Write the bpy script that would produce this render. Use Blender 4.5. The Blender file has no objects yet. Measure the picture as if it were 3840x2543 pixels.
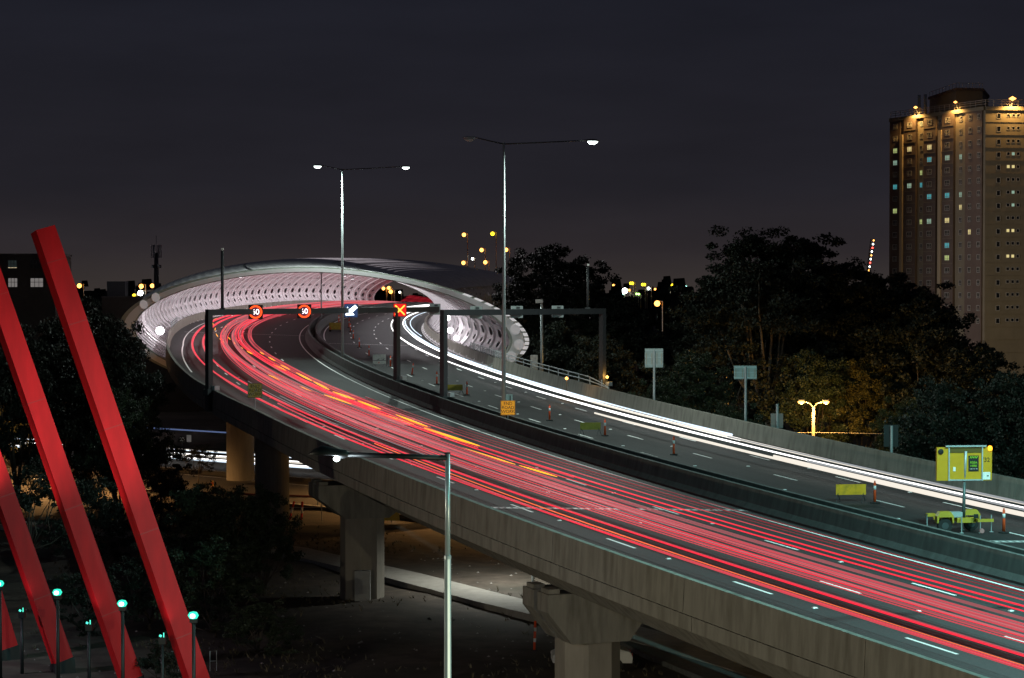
import bpy, math, random
from math import sin, cos, pi, radians
from mathutils import Vector, Matrix
random.seed(7)
sc = bpy.context.scene
COL = sc.collection
CAMZ = 21.0

# ------------------------------------------------------------------ camera, sky, exposure
cam = bpy.data.objects.new('camera', bpy.data.cameras.new('camera'))
COL.objects.link(cam)
cam.location = (0, 0, CAMZ)
cam.rotation_euler = (radians(90 - 1.3105), 0, 0)
cam.data.sensor_width = 36.0
cam.data.lens = 72.33
cam.data.clip_end = 12000
sc.camera = cam
sc.view_settings.view_transform = 'Standard'
sc.view_settings.look = 'None'
sc.view_settings.exposure = 0
sc.view_settings.gamma = 1
sc.cycles.use_denoising = True
sc.cycles.max_bounces = 5
sc.cycles.diffuse_bounces = 2
sc.cycles.glossy_bounces = 2
sc.cycles.sample_clamp_indirect = 3.0
sc.cycles.sample_clamp_direct = 0

world = bpy.data.worlds.new('World')
sc.world = world
world.use_nodes = True
wn, wl = world.node_tree.nodes, world.node_tree.links
bg = wn['Background']
tc = wn.new('ShaderNodeTexCoord')
sep = wn.new('ShaderNodeSeparateXYZ')
wl.new(tc.outputs['Generated'], sep.inputs[0])
rmp = wn.new('ShaderNodeValToRGB')
wl.new(sep.outputs['Z'], rmp.inputs[0])
els = rmp.color_ramp.elements
els[0].position = 0.0
els[0].color = (0.042, 0.034, 0.031, 1)
els[1].position = 0.15
els[1].color = (0.0118, 0.0125, 0.0190, 1)
for p_, c_ in ((0.02, (0.0255, 0.0210, 0.0235, 1)), (0.05, (0.0168, 0.0156, 0.0205, 1)), (0.10, (0.0140, 0.0138, 0.0195, 1))):
    e_ = els.new(p_)
    e_.color = c_
wl.new(rmp.outputs[0], bg.inputs[0])
bg.inputs[1].default_value = 1.0
cn = wn.new('ShaderNodeTexNoise')
cn.inputs['Scale'].default_value = 7.0
cn.inputs['Detail'].default_value = 5
cmap = wn.new('ShaderNodeMapping')
cmap.inputs['Scale'].default_value = (1, 1, 5)
wl.new(tc.outputs['Generated'], cmap.inputs[0])
wl.new(cmap.outputs[0], cn.inputs['Vector'])
cr_ = wn.new('ShaderNodeMapRange')
cr_.inputs['From Min'].default_value = 0.3
cr_.inputs['From Max'].default_value = 0.7
cr_.inputs['To Min'].default_value = 0.88
cr_.inputs['To Max'].default_value = 1.12
wl.new(cn.outputs['Fac'], cr_.inputs['Value'])
wl.new(cr_.outputs[0], bg.inputs[1])

# ------------------------------------------------------------------ materials
MATS = {}

def mat(name, col, rough=0.7, var=0.0, scale=1.0, stretch=(1, 1, 1), metal=0.0, emit=None, strength=0.0, bump=0.0, island=0.0, dirt=None, sample=True, spec=0.4):
    if name in MATS:
        return MATS[name]
    m = bpy.data.materials.new(name)
    m.use_nodes = True
    n, l = m.node_tree.nodes, m.node_tree.links
    b = n['Principled BSDF']
    b.inputs['Base Color'].default_value = (*col, 1)
    b.inputs['Roughness'].default_value = rough
    b.inputs['Metallic'].default_value = metal
    b.inputs['Specular IOR Level'].default_value = spec
    if emit:
        b.inputs['Emission Color'].default_value = (*emit, 1)
        b.inputs['Emission Strength'].default_value = strength
        if not sample:
            m.cycles.emission_sampling = 'NONE'
    if var or bump or island:
        t = n.new('ShaderNodeTexCoord')
        mp = n.new('ShaderNodeMapping')
        mp.inputs['Scale'].default_value = stretch
        l.new(t.outputs['Object'], mp.inputs[0])
        nz = n.new('ShaderNodeTexNoise')
        nz.inputs['Scale'].default_value = scale
        nz.inputs['Detail'].default_value = 6
        nz.inputs['Roughness'].default_value = 0.65
        l.new(mp.outputs[0], nz.inputs['Vector'])
        r = n.new('ShaderNodeMapRange')
        r.inputs['From Min'].default_value = 0.3
        r.inputs['From Max'].default_value = 0.7
        r.inputs['To Min'].default_value = 1 - var
        r.inputs['To Max'].default_value = 1 + var
        l.new(nz.outputs['Fac'], r.inputs['Value'])
        mx = n.new('ShaderNodeVectorMath')
        mx.operation = 'SCALE'
        mx.inputs[0].default_value = col
        l.new(r.outputs[0], mx.inputs['Scale'])
        out = mx.outputs[0]
        if dirt:
            nz2 = n.new('ShaderNodeTexNoise')
            nz2.inputs['Scale'].default_value = dirt[1]
            nz2.inputs['Detail'].default_value = 4
            l.new(mp.outputs[0] if len(dirt) > 3 else t.outputs['Object'], nz2.inputs['Vector'])
            r2 = n.new('ShaderNodeMapRange')
            r2.inputs['From Min'].default_value = 0.45
            r2.inputs['From Max'].default_value = 0.7
            r2.inputs['To Max'].default_value = dirt[2]
            l.new(nz2.outputs['Fac'], r2.inputs['Value'])
            mm = n.new('ShaderNodeMix')
            mm.data_type = 'RGBA'
            l.new(r2.outputs[0], mm.inputs['Factor'])
            l.new(out, mm.inputs['A'])
            mm.inputs['B'].default_value = (*dirt[0], 1)
            out = mm.outputs['Result']
        if island:
            g = n.new('ShaderNodeNewGeometry')
            r3 = n.new('ShaderNodeMapRange')
            r3.inputs['To Min'].default_value = 1 - island
            r3.inputs['To Max'].default_value = 1 + island
            l.new(g.outputs['Random Per Island'], r3.inputs['Value'])
            m3 = n.new('ShaderNodeVectorMath')
            m3.operation = 'SCALE'
            l.new(out, m3.inputs[0])
            l.new(r3.outputs[0], m3.inputs['Scale'])
            out = m3.outputs[0]
        l.new(out, b.inputs['Base Color'])
        if bump:
            bp = n.new('ShaderNodeBump')
            bp.inputs['Strength'].default_value = bump
            bp.inputs['Distance'].default_value = 0.05
            l.new(nz.outputs['Fac'], bp.inputs['Height'])
            l.new(bp.outputs[0], b.inputs['Normal'])
    MATS[name] = m
    return m

ASPHALT = mat('asphalt', (0.0255, 0.0275, 0.028), 0.75, var=0.35, scale=9, bump=0.25, dirt=((0.022, 0.023, 0.024), 0.25, 0.6))
CONC = mat('concrete', (0.235, 0.222, 0.19), 0.85, var=0.13, scale=1.5, stretch=(2.4, 2.4, 0.45), bump=0.12, dirt=((0.10, 0.09, 0.07), 0.9, 0.6, 1))
CONC_D = mat('concrete_barrier_grey', (0.095, 0.105, 0.10), 0.85, var=0.2, scale=1.6, stretch=(2.0, 2.0, 0.3), bump=0.1, dirt=((0.06, 0.06, 0.058), 1.0, 0.7, 1))
PIERC = mat('pier_concrete', (0.27, 0.245, 0.205), 0.85, var=0.15, scale=1.2, stretch=(1.5, 1.5, 0.3), bump=0.12)
PAINT = mat('road_paint', (0.88, 0.90, 0.88), 0.6, var=0.12, scale=6)
STEEL = mat('galvanised_steel', (0.42, 0.46, 0.47), 0.45, metal=0.35, var=0.1, scale=3)
DARKST = mat('dark_steel', (0.055, 0.058, 0.062), 0.5, metal=0.2, var=0.15, scale=4)
GANTRY = mat('gantry_steel', (0.05, 0.053, 0.057), 0.5, metal=0.2, var=0.1, scale=2)
BLACK = mat('black_plastic', (0.012, 0.012, 0.013), 0.5)
TUBEW = mat('tube_white_panel', (0.66, 0.63, 0.66), 0.5, var=0.12, scale=0.35, stretch=(1, 1, 1.5))
RIBW = mat('rib_white_steel', (0.92, 0.91, 0.92), 0.45, var=0.04, scale=1)
ROOFM = mat('roof_metal_sheet', (0.74, 0.70, 0.72), 0.5, metal=0.0, var=0.2, scale=0.5, stretch=(1, 1, 3))
RINGM = mat('ring_painted_steel', (0.36, 0.385, 0.34), 0.5, var=0.08, scale=0.5)
REDP = mat('red_beam_paint', (0.58, 0.010, 0.014), 0.5, var=0.14, scale=0.9, stretch=(1.5, 1.5, 0.25), spec=0.2, bump=0.04, dirt=((0.30, 0.008, 0.01), 0.8, 0.35, 1))
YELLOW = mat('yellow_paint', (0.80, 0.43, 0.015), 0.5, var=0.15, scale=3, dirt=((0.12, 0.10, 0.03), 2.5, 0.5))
ORANGE = mat('orange_plastic', (0.70, 0.075, 0.015), 0.5, var=0.1, scale=4)
WHITE = mat('white_board', (0.84, 0.84, 0.80), 0.6, var=0.1, scale=3, dirt=((0.3, 0.29, 0.26), 3, 0.5))
RUBBER = mat('rubber', (0.018, 0.018, 0.018), 0.85)
GLASS = mat('window_glass_dark', (0.012, 0.014, 0.016), 0.08, spec=0.6)

def glow(name, col, s, sample=False):
    return mat(name, (0, 0, 0), 0.5, emit=col, strength=s, sample=sample)

# ------------------------------------------------------------------ mesh helpers
class MB:
    def __init__(self):
        self.v = []
        self.f = []
    def add(self, vs, fs):
        o = len(self.v)
        self.v += [Vector(p) for p in vs]
        self.f += [tuple(i + o for i in f) for f in fs]
        return self
    def box(self, c, s, rz=0.0, M=None):
        x, y, z = s[0] / 2, s[1] / 2, s[2] / 2
        vs = [Vector((sx * x, sy * y, sz * z)) for sz in (-1, 1) for sy in (-1, 1) for sx in (-1, 1)]
        R = M if M is not None else Matrix.Rotation(rz, 3, 'Z')
        return self.add([R @ p + Vector(c) for p in vs], [(0, 2, 3, 1), (4, 5, 7, 6), (0, 1, 5, 4), (2, 6, 7, 3), (0, 4, 6, 2), (1, 3, 7, 5)])
    def tube(self, pts, r, n=8, cap=True):
        pts = [Vector(p) for p in pts]
        rs = r if isinstance(r, (list, tuple)) else [r] * len(pts)
        vs = []
        for i, p in enumerate(pts):
            d = (pts[min(i + 1, len(pts) - 1)] - pts[max(i - 1, 0)])
            d = d.normalized() if d.length > 1e-9 else Vector((0, 0, 1))
            a = Vector((0, 0, 1)) if abs(d.z) < 0.9 else Vector((1, 0, 0))
            e1 = d.cross(a).normalized()
            e2 = d.cross(e1)
            vs += [p + (e1 * cos(2 * pi * k / n) + e2 * sin(2 * pi * k / n)) * rs[i] for k in range(n)]
        fs = []
        for i in range(len(pts) - 1):
            for k in range(n):
                fs.append((i * n + k, i * n + (k + 1) % n, (i + 1) * n + (k + 1) % n, (i + 1) * n + k))
        if cap:
            fs.append(tuple(range(n - 1, -1, -1)))
            fs.append(tuple((len(pts) - 1) * n + k for k in range(n)))
        return self.add(vs, fs)
    def lathe(self, prof, n=16, c=(0, 0, 0)):
        c = Vector(c)
        vs = [c + Vector((r * cos(2 * pi * k / n), r * sin(2 * pi * k / n), z)) for r, z in prof for k in range(n)]
        fs = [(i * n + k, i * n + (k + 1) % n, (i + 1) * n + (k + 1) % n, (i + 1) * n + k) for i in range(len(prof) - 1) for k in range(n)]
        fs.append(tuple(range(n - 1, -1, -1)))
        fs.append(tuple((len(prof) - 1) * n + k for k in range(n)))
        return self.add(vs, fs)
    def prism(self, poly, y0, y1):
        """polygon in x-z, extruded in y"""
        n = len(poly)
        vs = [(x, y0, z) for x, z in poly] + [(x, y1, z) for x, z in poly]
        fs = [tuple(range(n)), tuple(range(2 * n - 1, n - 1, -1))] + [(i, i + n, (i + 1) % n + n, (i + 1) % n) for i in range(n)]
        return self.add(vs, fs)
    def build(self, name, m, parent=None, world=False, smooth=False, label=None):
        me = bpy.data.meshes.new(name)
        vs = self.v
        if world and parent is not None:
            inv = Matrix.Rotation(-parent.rotation_euler.z, 3, 'Z')
            L = Vector(parent.location)
            vs = [inv @ (p - L) for p in vs]
        me.from_pydata([tuple(p) for p in vs], [], self.f)
        me.materials.append(m)
        if smooth:
            for p in me.polygons:
                p.use_smooth = True
        me.update()
        o = bpy.data.objects.new(name, me)
        COL.objects.link(o)
        o.parent = parent
        if label:
            o['label'] = label
        return o

def tag(o, label, cat, group=None):
    o['label'] = label
    o['category'] = cat
    if group:
        o['group'] = group
    return o

def thing(name, label, cat, loc, rz=0.0, group=None):
    o = bpy.data.objects.new(name, None)
    o.empty_display_size = 0.3
    COL.objects.link(o)
    o.location = loc
    o.rotation_euler = (0, 0, rz)
    return tag(o, label, cat, group)

def copy_tree(o, parent=None, loc=None, rz=None, label=None, group=None):
    c = o.copy()
    COL.objects.link(c)
    c.parent = parent
    if loc is not None:
        c.location = loc
    if rz is not None:
        c.rotation_euler = (0, 0, rz)
    if label:
        c['label'] = label
    if group:
        c['group'] = group
    for ch in o.children:
        copy_tree(ch, c)
    return c

def text(s, size, m, parent, loc, rot, name='lettering', depth=0.004, align='CENTER', bold=0.0):
    bold = 0.0
    cu = bpy.data.curves.new(name, 'FONT')
    cu.body = s
    cu.size = size
    cu.align_x = align
    cu.align_y = 'CENTER'
    cu.extrude = depth
    cu.offset = bold
    tmp = bpy.data.objects.new(name, cu)
    COL.objects.link(tmp)
    bpy.context.view_layer.update()
    me = bpy.data.meshes.new_from_object(tmp.evaluated_get(bpy.context.evaluated_depsgraph_get()))
    bpy.data.objects.remove(tmp)
    me.materials.clear()
    me.materials.append(m)
    o = bpy.data.objects.new(name, me)
    COL.objects.link(o)
    o.parent = parent
    o.location = loc
    o.rotation_euler = rot
    return o

def light(parent, kind, loc, power, col, size=0.2, target=None, angle=150, blend=0.8, name='lamp_light'):
    d = bpy.data.lights.new(name, kind)
    d.energy = power
    d.color = col
    d.shadow_soft_size = size
    o = bpy.data.objects.new(name, d)
    COL.objects.link(o)
    o.parent = parent
    o.location = loc
    if kind == 'SPOT':
        d.spot_size = radians(angle)
        d.spot_blend = blend
        t = Vector(target) if target is not None else Vector((0, 0, -1))
        o.rotation_euler = t.to_track_quat('-Z', 'Y').to_euler()
    return o

# ------------------------------------------------------------------ the road alignment (metres; s along the median line, u to its right)
KN = [0, 40, 80, 120, 160, 200, 250, 300, 350, 420, 520]
PH = [0.4136, 0.3514, 0.2896, 0.2302, 0.1715, 0.1037, 0.0186, -0.0792, -0.1812, -0.2832, -0.43]
S0, S1 = -130, 520

def interp(x, xs, ys):
    if x <= xs[0]:
        return ys[0]
    for i in range(len(xs) - 1):
        if x <= xs[i + 1]:
            t = (x - xs[i]) / (xs[i + 1] - xs[i])
            return ys[i] + (ys[i + 1] - ys[i]) * t
    return ys[-1]

PX, PY = {}, {}
x_, y_ = 23.6415, 75.0
PX[0], PY[0] = x_, y_
for i in range(0, S1):
    h_ = interp(i + 0.5, KN, PH)
    x_ -= sin(h_)
    y_ += cos(h_)
    PX[i + 1], PY[i + 1] = x_, y_
x_, y_ = 23.6415, 75.0
for i in range(0, S0, -1):
    x_ += sin(PH[0])
    y_ -= cos(PH[0])
    PX[i - 1], PY[i - 1] = x_, y_

def head(s):
    return interp(s, KN, PH)

def dz(x, y):
    return CAMZ - 13.9133 - 0.01776783 * x + 0.02796672 * y - 0.000035 * max(0, y - 235) ** 2 - 0.0004 * max(0, y - 400) ** 2

def pt(s, u, v=0.0):
    i = max(S0, min(S1 - 1, math.floor(s)))
    t = s - i
    x = PX[i] + (PX[i + 1] - PX[i]) * t
    y = PY[i] + (PY[i + 1] - PY[i]) * t
    h = head(s)
    X, Y = x + u * cos(h), y + u * sin(h)
    return Vector((X, Y, dz(X, Y) + v))

def frange(a, b, d):
    n = max(1, int(round((b - a) / d)))
    return [a + (b - a) * i / n for i in range(n + 1)]

def sweep(mb, prof, sl, closed=True, cap=True):
    """prof: list of (u, v) or function s -> list"""
    vs, n = [], None
    for s in sl:
        p = prof(s) if callable(prof) else prof
        n = len(p)
        vs += [pt(s, u, v) for u, v in p]
    fs = []
    for i in range(len(sl) - 1):
        for k in range(n if closed else n - 1):
            k2 = (k + 1) % n
            fs.append((i * n + k, i * n + k2, (i + 1) * n + k2, (i + 1) * n + k))
    if closed and cap:
        fs.append(tuple(range(n - 1, -1, -1)))
        fs.append(tuple((len(sl) - 1) * n + k for k in range(n)))
    mb.add(vs, fs)
    return mb

def uL(s):
    return interp(s, [80, 110, 180, 240, 300], [-14.6, -15.5, -15.7, -17.4, -18.0])

# ------------------------------------------------------------------ ground, lower roads, paths
def struct(o):
    o['kind'] = 'structure'
    return o

SOIL = mat('soil_and_dry_grass', (0.075, 0.058, 0.045), 0.95, var=0.5, scale=0.6, bump=0.5, dirt=((0.030, 0.028, 0.020), 0.12, 0.9))
g = MB()
NX, NY = 60, 60
def gz(x, y):
    return 0.18 * sin(x * 0.21 + 1.3) * cos(y * 0.17) + 0.10 * sin(x * 0.53) * sin(y * 0.47)
near = [(-160 + 320 * i / NX, -60 + 420 * j / NY) for j in range(NY + 1) for i in range(NX + 1)]
g.add([(x, y, gz(x, y) * (0 if (i % (NX + 1)) in (0, NX) else 1)) for i, (x, y) in enumerate(near)],
      [(j * (NX + 1) + i, j * (NX + 1) + i + 1, (j + 1) * (NX + 1) + i + 1, (j + 1) * (NX + 1) + i) for j in range(NY) for i in range(NX)])
B = 9000
g.add([(-B, -B, -0.3), (B, -B, -0.3), (B, B, -0.3), (-B, B, -0.3)], [(0, 1, 2, 3)])
struct(g.build('ground', SOIL, smooth=True))

def ribbon(pts, w, z):
    """flat band along pts (x, y)"""
    P = [Vector((x, y, 0)) for x, y in pts]
    vs = []
    for i, p in enumerate(P):
        d = (P[min(i + 1, len(P) - 1)] - P[max(i - 1, 0)]).normalized()
        nrm = Vector((-d.y, d.x, 0))
        vs += [p + nrm * w / 2 + Vector((0, 0, z)), p - nrm * w / 2 + Vector((0, 0, z))]
    return vs, [(2 * i, 2 * i + 1, 2 * i + 3, 2 * i + 2) for i in range(len(P) - 1)]

def slab(pts, w, z, h):
    vs, fs = ribbon(pts, w, z)
    n = len(vs)
    vs2 = vs + [p - Vector((0, 0, h)) for p in vs]
    f2 = list(fs)
    for i in range(n // 2 - 1):
        f2 += [(2 * i, 2 * i + 2, 2 * i + 2 + n, 2 * i + n), (2 * i + 1, 2 * i + 1 + n, 2 * i + 3 + n, 2 * i + 3)]
    return vs2, f2

def densify(p, d=4.0):
    out = []
    for a, b in zip(p[:-1], p[1:]):
        L = math.hypot(b[0] - a[0], b[1] - a[1])
        k = max(1, int(L / d))
        out += [(a[0] + (b[0] - a[0]) * i / k, a[1] + (b[1] - a[1]) * i / k) for i in range(k)]
    return out + [p[-1]]

LR1 = [(-150, 338), (-70.4, 275), (-34.8, 247), (-22, 237), (30, 196), (90, 140)]
LR2 = [(-150, 300), (-62, 243), (-40, 225), (-25, 212), (25, 170), (80, 118)]
ROAD_L = mat('lower_asphalt', (0.06, 0.055, 0.05), 0.8, var=0.3, scale=6, bump=0.2)
for nm, line, w in (('lower_road', LR1, 17), ('lower_road', LR2, 15)):
    vs, fs = slab(densify(line), w, 0.42, 0.9)
    struct(MB().add(vs, fs).build(nm, ROAD_L))
m_ = MB()
for line, offs in ((LR1, (-8.2, 8.2)), (LR2, (-7.0, 7.0))):
    dl = densify(line)
    for o_ in offs:
        P = [Vector((x, y, 0)) for x, y in dl]
        q = []
        for i, p in enumerate(P):
            d = (P[min(i + 1, len(P) - 1)] - P[max(i - 1, 0)]).normalized()
            q.append((p.x - d.y * o_, p.y + d.x * o_))
        vs, fs = ribbon(q, 0.15, 0.424)
        m_.add(vs, fs)
struct(m_.build('lower_road_markings', PAINT))
PATHM = mat('path_concrete', (0.30, 0.28, 0.25), 0.85, var=0.15, scale=1.5, bump=0.1)
vs, fs = slab(densify([(-45, 184), (-26, 172), (-17.9, 165), (-13.2, 157.6), (-8, 149.8), (-1.1, 138), (6, 127), (16, 108), (24, 85)], 2), 3.2, 0.33, 0.6)
struct(MB().add(vs, fs).build('path', PATHM))
vs, fs = slab(densify([(-60, 192), (-44, 187.5), (-30, 187)], 3), 2.0, 0.3, 0.5)
struct(MB().add(vs, fs).build('path', mat('gravel_path', (0.20, 0.16, 0.12), 0.95, var=0.3, scale=5, bump=0.3)))
vs, fs = slab(densify([(6.5, 126), (8.5, 118), (13, 106), (18, 92), (22, 80)], 2), 2.2, 0.30, 0.5)
struct(MB().add(vs, fs).build('path', mat('asphalt_path', (0.10, 0.105, 0.10), 0.9, var=0.3, scale=4, bump=0.2)))

# ------------------------------------------------------------------ viaduct
SLN = frange(-90, 500, 4)
viaduct = thing('viaduct', 'long curving concrete viaduct carrying both carriageways on tall piers', 'viaduct', pt(31, -8) * 1.0)
viaduct.location.z = 0
md = MB()
sweep(md, lambda s: [(uL(s) - 0.28, -0.03), (uL(s) - 0.28, -0.75), (uL(s) + 2.2, -1.45), (-10.6, -3.1), (-5.4, -3.1), (-3.4, -1.45), (1.45, -0.85), (1.45, -0.03)], SLN)
md.build('deck_girder', CONC, viaduct, world=True)
md = MB()
sweep(md, [(1.95, -0.03), (1.95, -0.85), (6.8, -1.45), (8.0, -3.1), (12.2, -3.1), (13.4, -1.45), (17.95, -0.8), (17.95, -0.03)], SLN)
md.build('deck_girder', CONC, viaduct, world=True)
md = MB()
for a, b in zip(frange(-88, 200, 12)[:-1], frange(-88, 200, 12)[1:]):
    sweep(md, lambda s: [(uL(s) - 0.36, -0.24), (uL(s) - 0.36, -0.80), (uL(s) - 0.05, -0.86), (uL(s) - 0.27, -0.24)], frange(a + 0.02, b - 0.02, 4))
md.build('fascia_panel', CONC, viaduct, world=True)

def pier(s, u, hammer, r=1.52):
    top = pt(s, u)
    h = head(s)
    zt = top.z - 3.0
    p = MB()
    oct_ = 8 if hammer else 28
    zc = top.z + (hammer if hammer else -3.05)
    base = Vector((top.x, top.y, 0))
    prof = [(r, -1.0), (r, 0.42 * zc), (r * 0.985, 0.42 * zc), (r * 0.985, 0.42 * zc + 0.06), (r, 0.42 * zc + 0.06), (r, zc)]
    p.lathe(prof, oct_, base)
    o = p.build('pier', PIERC, viaduct, world=True, smooth=False)
    if hammer:
        R = Matrix.Rotation(h, 3, 'Z')
        c = MB()
        hw = 2.75 if s < 40 else 3.4
        for k in (-1, 1):
            poly = [(-1.5, zc - 0.02), (1.5, zc - 0.02), (hw, zt - 1.2), (hw, zt - 0.32), (-hw, zt - 0.32), (-hw, zt - 1.2)]
            q = MB().prism(poly, k * 0.98 - 0.72, k * 0.98 + 0.72)
            c.add([R @ v + base for v in q.v], q.f)
            for bx in (-hw + 0.4, hw - 0.4):
                q = MB().box((bx, k * 0.98, zt - 0.22), (0.6, 0.9, 0.24))
                c.add([R @ v + base for v in q.v], q.f)
        q = MB().prism([(-1.45, zc - 0.02), (1.45, zc - 0.02), (2.2, zt - 1.5), (-2.2, zt - 1.5)], -0.27, 0.27)
        c.add([R @ v + base for v in q.v], q.f)
        vs = c.v
        inv = Matrix.Rotation(-viaduct.rotation_euler.z, 3, 'Z')
        c.v = [inv @ (p_ - Vector(viaduct.location)) for p_ in vs]
        c.build('crosshead', CONC, o)
    return o
for s_, hm in ((-12, -5.6), (31, -5.75), (73.5, -5.6), (116, 0), (158.5, 0), (201, 0), (243, 0), (286, 0), (328, 0), (370, 0), (412, 0)):
    pier(s_, {31: -8.75, 73.5: -8.7, 116: -8.35}.get(s_, -8.0), hm, 1.6 if s_ < 40 else 1.52)
    pier(s_, 10.2, hm if s_ < 0 else 0)
bm_ = MB()
R_ = Matrix.Rotation(head(73), 3, 'Z')
pb = pt(73.5, -8.7)
pb.z = 0
bm_.box(pb + Vector((0.15, -1.75, 1.0)), (1.05, 0.5, 2.1))
bm_.build('cable_cabinet', mat('cabinet_grey', (0.30, 0.31, 0.31), 0.7, var=0.1, scale=3), viaduct, world=True, label='grey box at the foot of the pier')

rd = MB()
sweep(rd, lambda s: [(uL(s) + 0.02, -0.03), (0.8, -0.03), (0.8, 0.0), (uL(s) + 0.02, 0.0)], SLN)
struct(rd.build('road', ASPHALT))
rd = MB()
sweep(rd, [(2.6, -0.03), (17.22, -0.03), (17.22, 0.0), (2.6, 0.0)], SLN)
struct(rd.build('road', ASPHALT))

# painted markings, 4 mm above the asphalt
def band(mb, s0, s1, u, w, z=0.004, d=3.0):
    uf = u if callable(u) else (lambda s: u)
    sl = frange(s0, s1, d)
    vs = []
    for s in sl:
        vs += [pt(s, uf(s) - w / 2, z), pt(s, uf(s) + w / 2, z)]
    mb.add(vs, [(2 * i, 2 * i + 1, 2 * i + 3, 2 * i + 2) for i in range(len(sl) - 1)])
mk = MB()
band(mk, -90, 36.3, 0.0, 0.15)
band(mk, 38.2, 480, 0.0, 0.15)
band(mk, 134, 480, lambda s: interp(s, [134, 180, 240, 300], [-14.15, -14.2, -15.6, -16.2]), 0.15)
band(mk, 150, 480, 3.2, 0.15)
band(mk, 92, 480, lambda s: interp(s, [92, 150, 250], [16.3, 16.6, 17.0]), 0.15)
for knu, off in (((-10.16, -10.4, -10.8, -11.1, -12.3), 10.2), ((-6.65, -6.9, -7.25, -7.45, -8.2), 9.3), ((-3.28, -3.47, -3.68, -3.72, -4.1), 7.8), ((6.15, 6.3, 6.48, 6.65, 6.9), 8.7), ((9.4, 9.5, 9.73, 9.9, 10.2), 7.5), ((12.5, 12.7, 13.0, 13.2, 13.6), 5.8)):
    k = -96 + off
    while k < 460:
        uf = (lambda s, knu=knu: interp(s, [0, 40, 85, 150, 300], knu))
        band(mk, k, k + 3.0, uf, 0.15)
        k += 12
struct(mk.build('lane_markings', PAINT))

# expansion joints: toothed steel strips across the carriageways
JOINT = mat('joint_steel', (0.62, 0.64, 0.63), 0.5, var=0.15, scale=5)
def joint(pa, pb, sa, sb, name, label, teeth, wd):
    j = MB()
    n = teeth
    for i in range(n):
        t = i / n
        s, u = sa + (sb - sa) * t, pa + (pb - pa) * t
        t2 = (i + 0.62) / n
        s2, u2 = sa + (sb - sa) * t2, pa + (pb - pa) * t2
        j.add([pt(s - wd, u, 0.006), pt(s + wd, u, 0.006), pt(s2 + wd, u2, 0.006), pt(s2 - wd, u2, 0.006)], [(0, 1, 2, 3)])
    for w0 in (-wd, wd):
        j.add([pt(sa + w0 - 0.05, pa, 0.009), pt(sa + w0 + 0.05, pa, 0.009), pt(sb + w0 + 0.05, pb, 0.009), pt(sb + w0 - 0.05, pb, 0.009)], [(0, 3, 2, 1)])
    tag(j.build(name, JOINT), label, 'expansion joint')
joint(-14.3, 0.6, 37.0, 32.3, 'expansion_joint', 'white toothed expansion joint crossing the red-streaked lanes in the foreground', 46, 0.22)
joint(6.0, 17.0, 19.9, 16.6, 'expansion_joint', 'white expansion joint crossing the road behind the yellow sign trailer', 34, 0.22)
joint(-15.6, 0.6, 212.0, 205.7, 'expansion_joint', 'thin pale expansion joint across the lanes inside the tube mouth', 60, 0.12)
joint(2.7, 17.0, 187.6, 182.5, 'expansion_joint', 'thin pale expansion joint across the white-streaked lanes', 50, 0.12)

def barrier(name, prof, s0, s1, step, m, label, gap=0.03):
    b = MB()
    sl = frange(s0, s1, step)
    for a, c in zip(sl[:-1], sl[1:]):
        sweep(b, prof, frange(a + gap / 2, c - gap / 2, 4))
    def core(s):
        p = prof(s) if callable(prof) else prof
        cu, cv = sum(q[0] for q in p) / len(p), sum(q[1] for q in p) / len(p)
        return [(cu + (u - cu) * 0.86, cv + (v - cv) * 0.93) for u, v in p]
    sweep(b, core, frange(s0, s1, 4))
    return tag(b.build(name, m), label, 'barrier')
barrier('concrete_barrier', [(0.72, 0.0), (0.72, 0.10), (0.93, 0.36), (1.08, 1.12), (1.32, 1.12), (1.45, 0.0)], -88, 480, 12, CONC_D, 'grey concrete median barrier on the side of the red light trails')
barrier('concrete_barrier', [(1.98, 0.0), (2.08, 1.12), (2.32, 1.12), (2.47, 0.36), (2.68, 0.10), (2.68, 0.0)], -88, 480, 12, CONC_D, 'grey concrete median barrier on the side of the bollards')
barrier('concrete_parapet', [(17.2, 0.0), (17.22, 0.2), (17.34, 1.12), (17.62, 1.12), (17.75, 0.0), (17.98, -0.78), (17.72, -0.78), (17.5, 0.0)], -88, 480, 12, CONC, 'grey concrete parapet beside the white light trails')
barrier('concrete_parapet', lambda s: [(uL(s) - 0.36, -0.20), (uL(s) - 0.30, 1.12), (uL(s) - 0.06, 1.12), (uL(s) + 0.0, 0.0), (uL(s) - 0.1, -0.20)], -88, 480, 12, CONC, 'streaked concrete parapet along the outer edge of the viaduct', 0.035)

# steel railing on the right parapet
rl = thing('parapet_railing', 'steel double railing on top of the right parapet by the tube mouth', 'railing', pt(120, 17.48, 1.12))
for v in (0.32, 0.66):
    MB().tube([pt(s, 17.48, 1.12 + v * interp(s, [98, 103], [0.2, 1])) for s in frange(98, 156, 3)], 0.05, 8).build('rail', STEEL, rl, world=True)
for s in frange(100, 156, 3.5):
    MB().box(pt(s, 17.48, 1.12 + 0.33), (0.07, 0.09, 0.66), head(s)).build('post', STEEL, rl, world=True)
gr = MB()
for v in (0.9, 1.2, 1.5, 1.75):
    gr.tube([pt(s, 17.48, v + 0.1) for s in frange(139, 158, 3)], 0.045, 6)
for s in frange(139, 158, 1.35):
    gr.box(pt(s, 17.48, 1.48), (0.09, 0.09, 0.75), head(s))
tag(gr.build('safety_fence', STEEL), 'grid mesh safety fence standing on the parapet at the tube mouth', 'fence')
gl = MB()
for v in (1.3, 1.6, 1.9):
    gl.tube([pt(s, uL(s) - 0.2, v) for s in frange(199, 216, 3)], 0.05, 6)
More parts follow.
